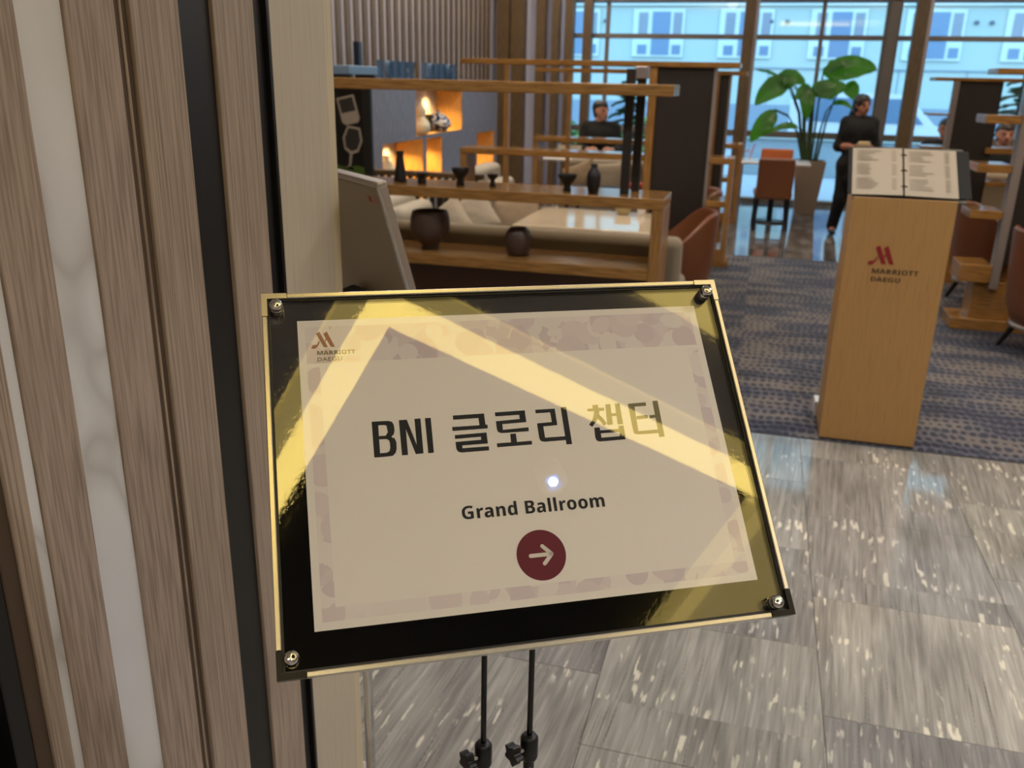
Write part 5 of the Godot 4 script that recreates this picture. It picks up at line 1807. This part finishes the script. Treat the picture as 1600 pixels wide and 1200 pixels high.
func main_sign() -> void:
	var a := Vector3(0.873539, -0.002584, -0.486747).normalized()
	var b := Vector3(0.315823, -0.757909, 0.570815)
	b = (b - a * a.dot(b)).normalized()
	var n := Vector3(0.370385, 0.652355, 0.661248).normalized()
	var bs := Basis(a, -b, n)
	var org := V(-0.420698, 1.371695, 0.748067)     # the sheet's top left corner
	var root_at := V(-0.245, 0, 0.93)
	var o := thing("sign", "framed direction sign on a black stand with a printed sheet under acrylic", "sign", root_at)
	var P := func(x: float, y: float, h: float) -> Vector3: return org + a * x + b * y + n * h - root_at
	# board: frame outside from (-0.0326,-0.0272) to (0.4465,0.3338)
	var x0 := -0.0326
	var x1 := 0.4465
	var y0 := -0.0268
	var y1 := 0.3335
	var cx := (x0 + x1) / 2
	var cy := (y0 + y1) / 2
	var bp := flat("sign black", Color(0.010, 0.010, 0.012), 0.04)
	bp.metallic_specular = 0.7
	bp.normal_enabled = true
	bp.normal_texture = noise_tex(81, 0.05, 3, [], 512)
	(bp.normal_texture as NoiseTexture2D).as_normal_map = true
	(bp.normal_texture as NoiseTexture2D).bump_strength = 3.0
	bp.normal_scale = 0.02
	bp.uv1_triplanar = true
	bp.uv1_scale = Vector3(5, 5, 5)
	part("backboard", box_mesh(Vector3(x1 - x0 - 0.004, y1 - y0 - 0.004, 0.006), 0.0005), bp, o, P.call(cx, cy, -0.0036), bs)
	# printed sheet, slightly smaller than the board
	var sheet := MB.new()
	sheet.quad(Vector3(0, -0.2964, 0), Vector3(0.42, -0.2964, 0), Vector3(0.42, 0, 0), Vector3(0, 0, 0))
	var pm := flat("printed sheet", Color(1, 1, 1), 0.75)
	pm.albedo_texture = poster_image()
	part("printed_sheet", sheet.mesh(), pm, o, P.call(0, 0, 0.0001), bs)
	var ink := flat("ink black", Color(0.05, 0.045, 0.05), 0.7)
	var red := flat("ink red", Color(0.50, 0.11, 0.13), 0.7)
	var wine := flat("ink wine", Color(0.40, 0.045, 0.115), 0.7)
	var lt := MB.new()
	glyphs_into(lt, LETTERS, 0.001, 0.0, 0.0, 0.00012)
	part("title_lettering", lt.mesh(), ink, o, P.call(0, 0, 0.00015), bs)
	part("emblem", emblem_mesh(0.001, 0.00012), red, o, P.call(0.0119, 0.0125, 0.00015), bs)
	text_part("lettering", "MARRIOTT", o, ink, P.call(0.0355, 0.0351, 0.0003), bs, 0.0363, 0.0042, 700)
	text_part("lettering", "DAEGU", o, ink, P.call(0.0290, 0.0418, 0.0003), bs, 0.0234, 0.0040, 400)
	text_part("lettering", "Grand Ballroom", o, ink, P.call(0.2096, 0.2044, 0.0003), bs, 0.1400, 0.0135, 700)
	var disc := PackedVector2Array()
	for k in 64:
		disc.append(Vector2(cos(TAU * k / 64), sin(TAU * k / 64)) * 0.0237)
	part("arrow_disc", prism(disc, 0.00012), wine, o, P.call(0.2094, 0.2510, 0.00015), bs)
	var ar := MB.new()
	for seg in [[199.1, 251.0, 219.0, 250.9], [211.4, 242.9, 219.4, 250.9], [211.4, 259.2, 219.4, 250.9]]:
		var p := Vector2(seg[0] - 209.4, -(seg[1] - 251.0)) * 0.001
		var q := Vector2(seg[2] - 209.4, -(seg[3] - 251.0)) * 0.001
		var dir := (q - p).normalized()
		var out := PackedVector2Array()
		for k in 9:
			var t := PI / 2 + PI * k / 8
			out.append(p + dir.rotated(t) * 0.00185)
		for k in 9:
			var t := -PI / 2 + PI * k / 8
			out.append(q + dir.rotated(t) * 0.00185)
		prism_into(ar, out, 0.0001)
	part("arrow", ar.mesh(), flat("ink white", Color(0.85, 0.82, 0.77), 0.7), o, P.call(0.2094, 0.2510, 0.0003), bs)
	# acrylic cover
	part("acrylic_cover", box_mesh(Vector3(x1 - x0 - 0.012, y1 - y0 - 0.012, 0.0025), 0.0003), mats["acrylic"], o, P.call(cx, cy, 0.0026), bs)
	# frame rails with corner pieces
	var al := flat("frame aluminium", Color(0.86, 0.84, 0.80), 0.25, 1.0)
	var blk := flat("frame inner black", Color(0.01, 0.01, 0.012), 0.35)
	var cw := 0.024
	for s in [0, 1]:
		var yy: float = [y0, y1][s]
		var sg := 1.0 if s == 0 else -1.0
		part("frame_rail", box_mesh(Vector3(x1 - x0 - 2 * cw, 0.005, 0.016), 0.0008), al, o, P.call(cx, yy + sg * 0.0025, 0.0), bs)
		part("inner_lip", box_mesh(Vector3(x1 - x0 - 0.010, 0.0022, 0.007), 0.0003), blk, o, P.call(cx, yy + sg * 0.0061, 0.0015), bs)
		var xx: float = [x0, x1][s]
		part("frame_rail", box_mesh(Vector3(0.005, y1 - y0 - 2 * cw, 0.016), 0.0008), al, o, P.call(xx + sg * 0.0025, cy, 0.0), bs)
		part("inner_lip", box_mesh(Vector3(0.0022, y1 - y0 - 0.010, 0.007), 0.0003), blk, o, P.call(xx + sg * 0.0061, cy, 0.0015), bs)
	for c in [[x0, y0, 1, 1], [x1, y0, -1, 1], [x0, y1, 1, -1], [x1, y1, -1, -1]]:
		var pts := PackedVector2Array([Vector2(0, 0), Vector2(cw * c[2], 0), Vector2(cw * c[2], -0.0054 * c[3]), Vector2(0.0054 * c[2], -0.0054 * c[3]), Vector2(0.0054 * c[2], -cw * c[3]), Vector2(0, -cw * c[3])])
		var dark: bool = c[1] > 0.1
		part("frame_corner", prism(pts, 0.0172), flat("corner dark", Color(0.16, 0.15, 0.14), 0.3, 0.9) if dark else al, o, P.call(c[0], c[1], -0.0086), bs)
	# chrome standoff caps
	for s in [[-0.0186, -0.0112], [0.4315, -0.0106], [0.4278, 0.3205], [-0.0198, 0.3168]]:
		part("chrome_cap", lathe([[0.0068, 0.0], [0.0068, 0.006], [0.0060, 0.0066], [0.0056, 0.008], [0.0062, 0.009], [0.0062, 0.012], [0.0050, 0.0138], [0.003, 0.0146], [0.0, 0.0148]], 32), mats["chrome"], o, P.call(s[0], s[1], 0.0035), bs * Basis(Vector3.RIGHT, PI / 2))
	# black stand: two rods with clamp knobs, a holder behind the board, a foot plate
	for r in [[-0.2800, 0.0], [-0.2160, 0.0]]:
		var rx: float = r[0] + 0.245
		part("rod", tube([Vector3(rx, 0.55, 0), Vector3(rx, 1.11, 0)], 0.0040, 16), mats["black gloss"], o)
		part("tube", tube([Vector3(rx, 0.02, 0), Vector3(rx, 0.735 if rx < 0 else 0.765, 0)], 0.0075, 16), mats["black gloss"], o)
		var ky := 0.728 if rx < 0 else 0.757
		part("collar", lathe([[0.0, -0.02], [0.010, -0.02], [0.012, -0.015], [0.012, 0.014], [0.008, 0.02], [0.0, 0.02]], 20), mats["black plastic"], o, Vector3(rx, ky, 0))
		# five-lobed knob on a short screw
		var lobes := PackedVector2Array()
		for k in 60:
			var t := TAU * k / 60
			lobes.append(Vector2(cos(t), sin(t)) * (0.0125 + 0.0028 * cos(5 * t)))
		part("clamp_screw", tube([Vector3(rx, ky, 0), Vector3(rx - 0.014, ky, 0.018)], 0.004, 10), mats["chrome"], o)
		part("clamp_knob", prism(lobes, 0.011), mats["black plastic"], o, Vector3(rx - 0.012, ky, 0.016), Basis(Vector3.UP, -0.7))
	part("holder", box_mesh(Vector3(0.16, 0.16, 0.012), 0.003), mats["black plastic"], o, P.call(0.19, 0.20, -0.0135), bs)
	part("holder_block", round_box(Vector3(0.10, 0.05, 0.05), 0.01), mats["black plastic"], o, Vector3(0.0, 1.10, -0.005))
	part("holder_arm", tube([Vector3(0.0, 1.10, -0.005), P.call(0.19, 0.20, -0.018)], 0.016, 12), mats["black plastic"], o)
	part("foot_plate", lathe([[0.0, 0.0], [0.19, 0.0], [0.19, 0.012], [0.18, 0.02], [0.0, 0.022]], 40), mats["black gloss"], o)
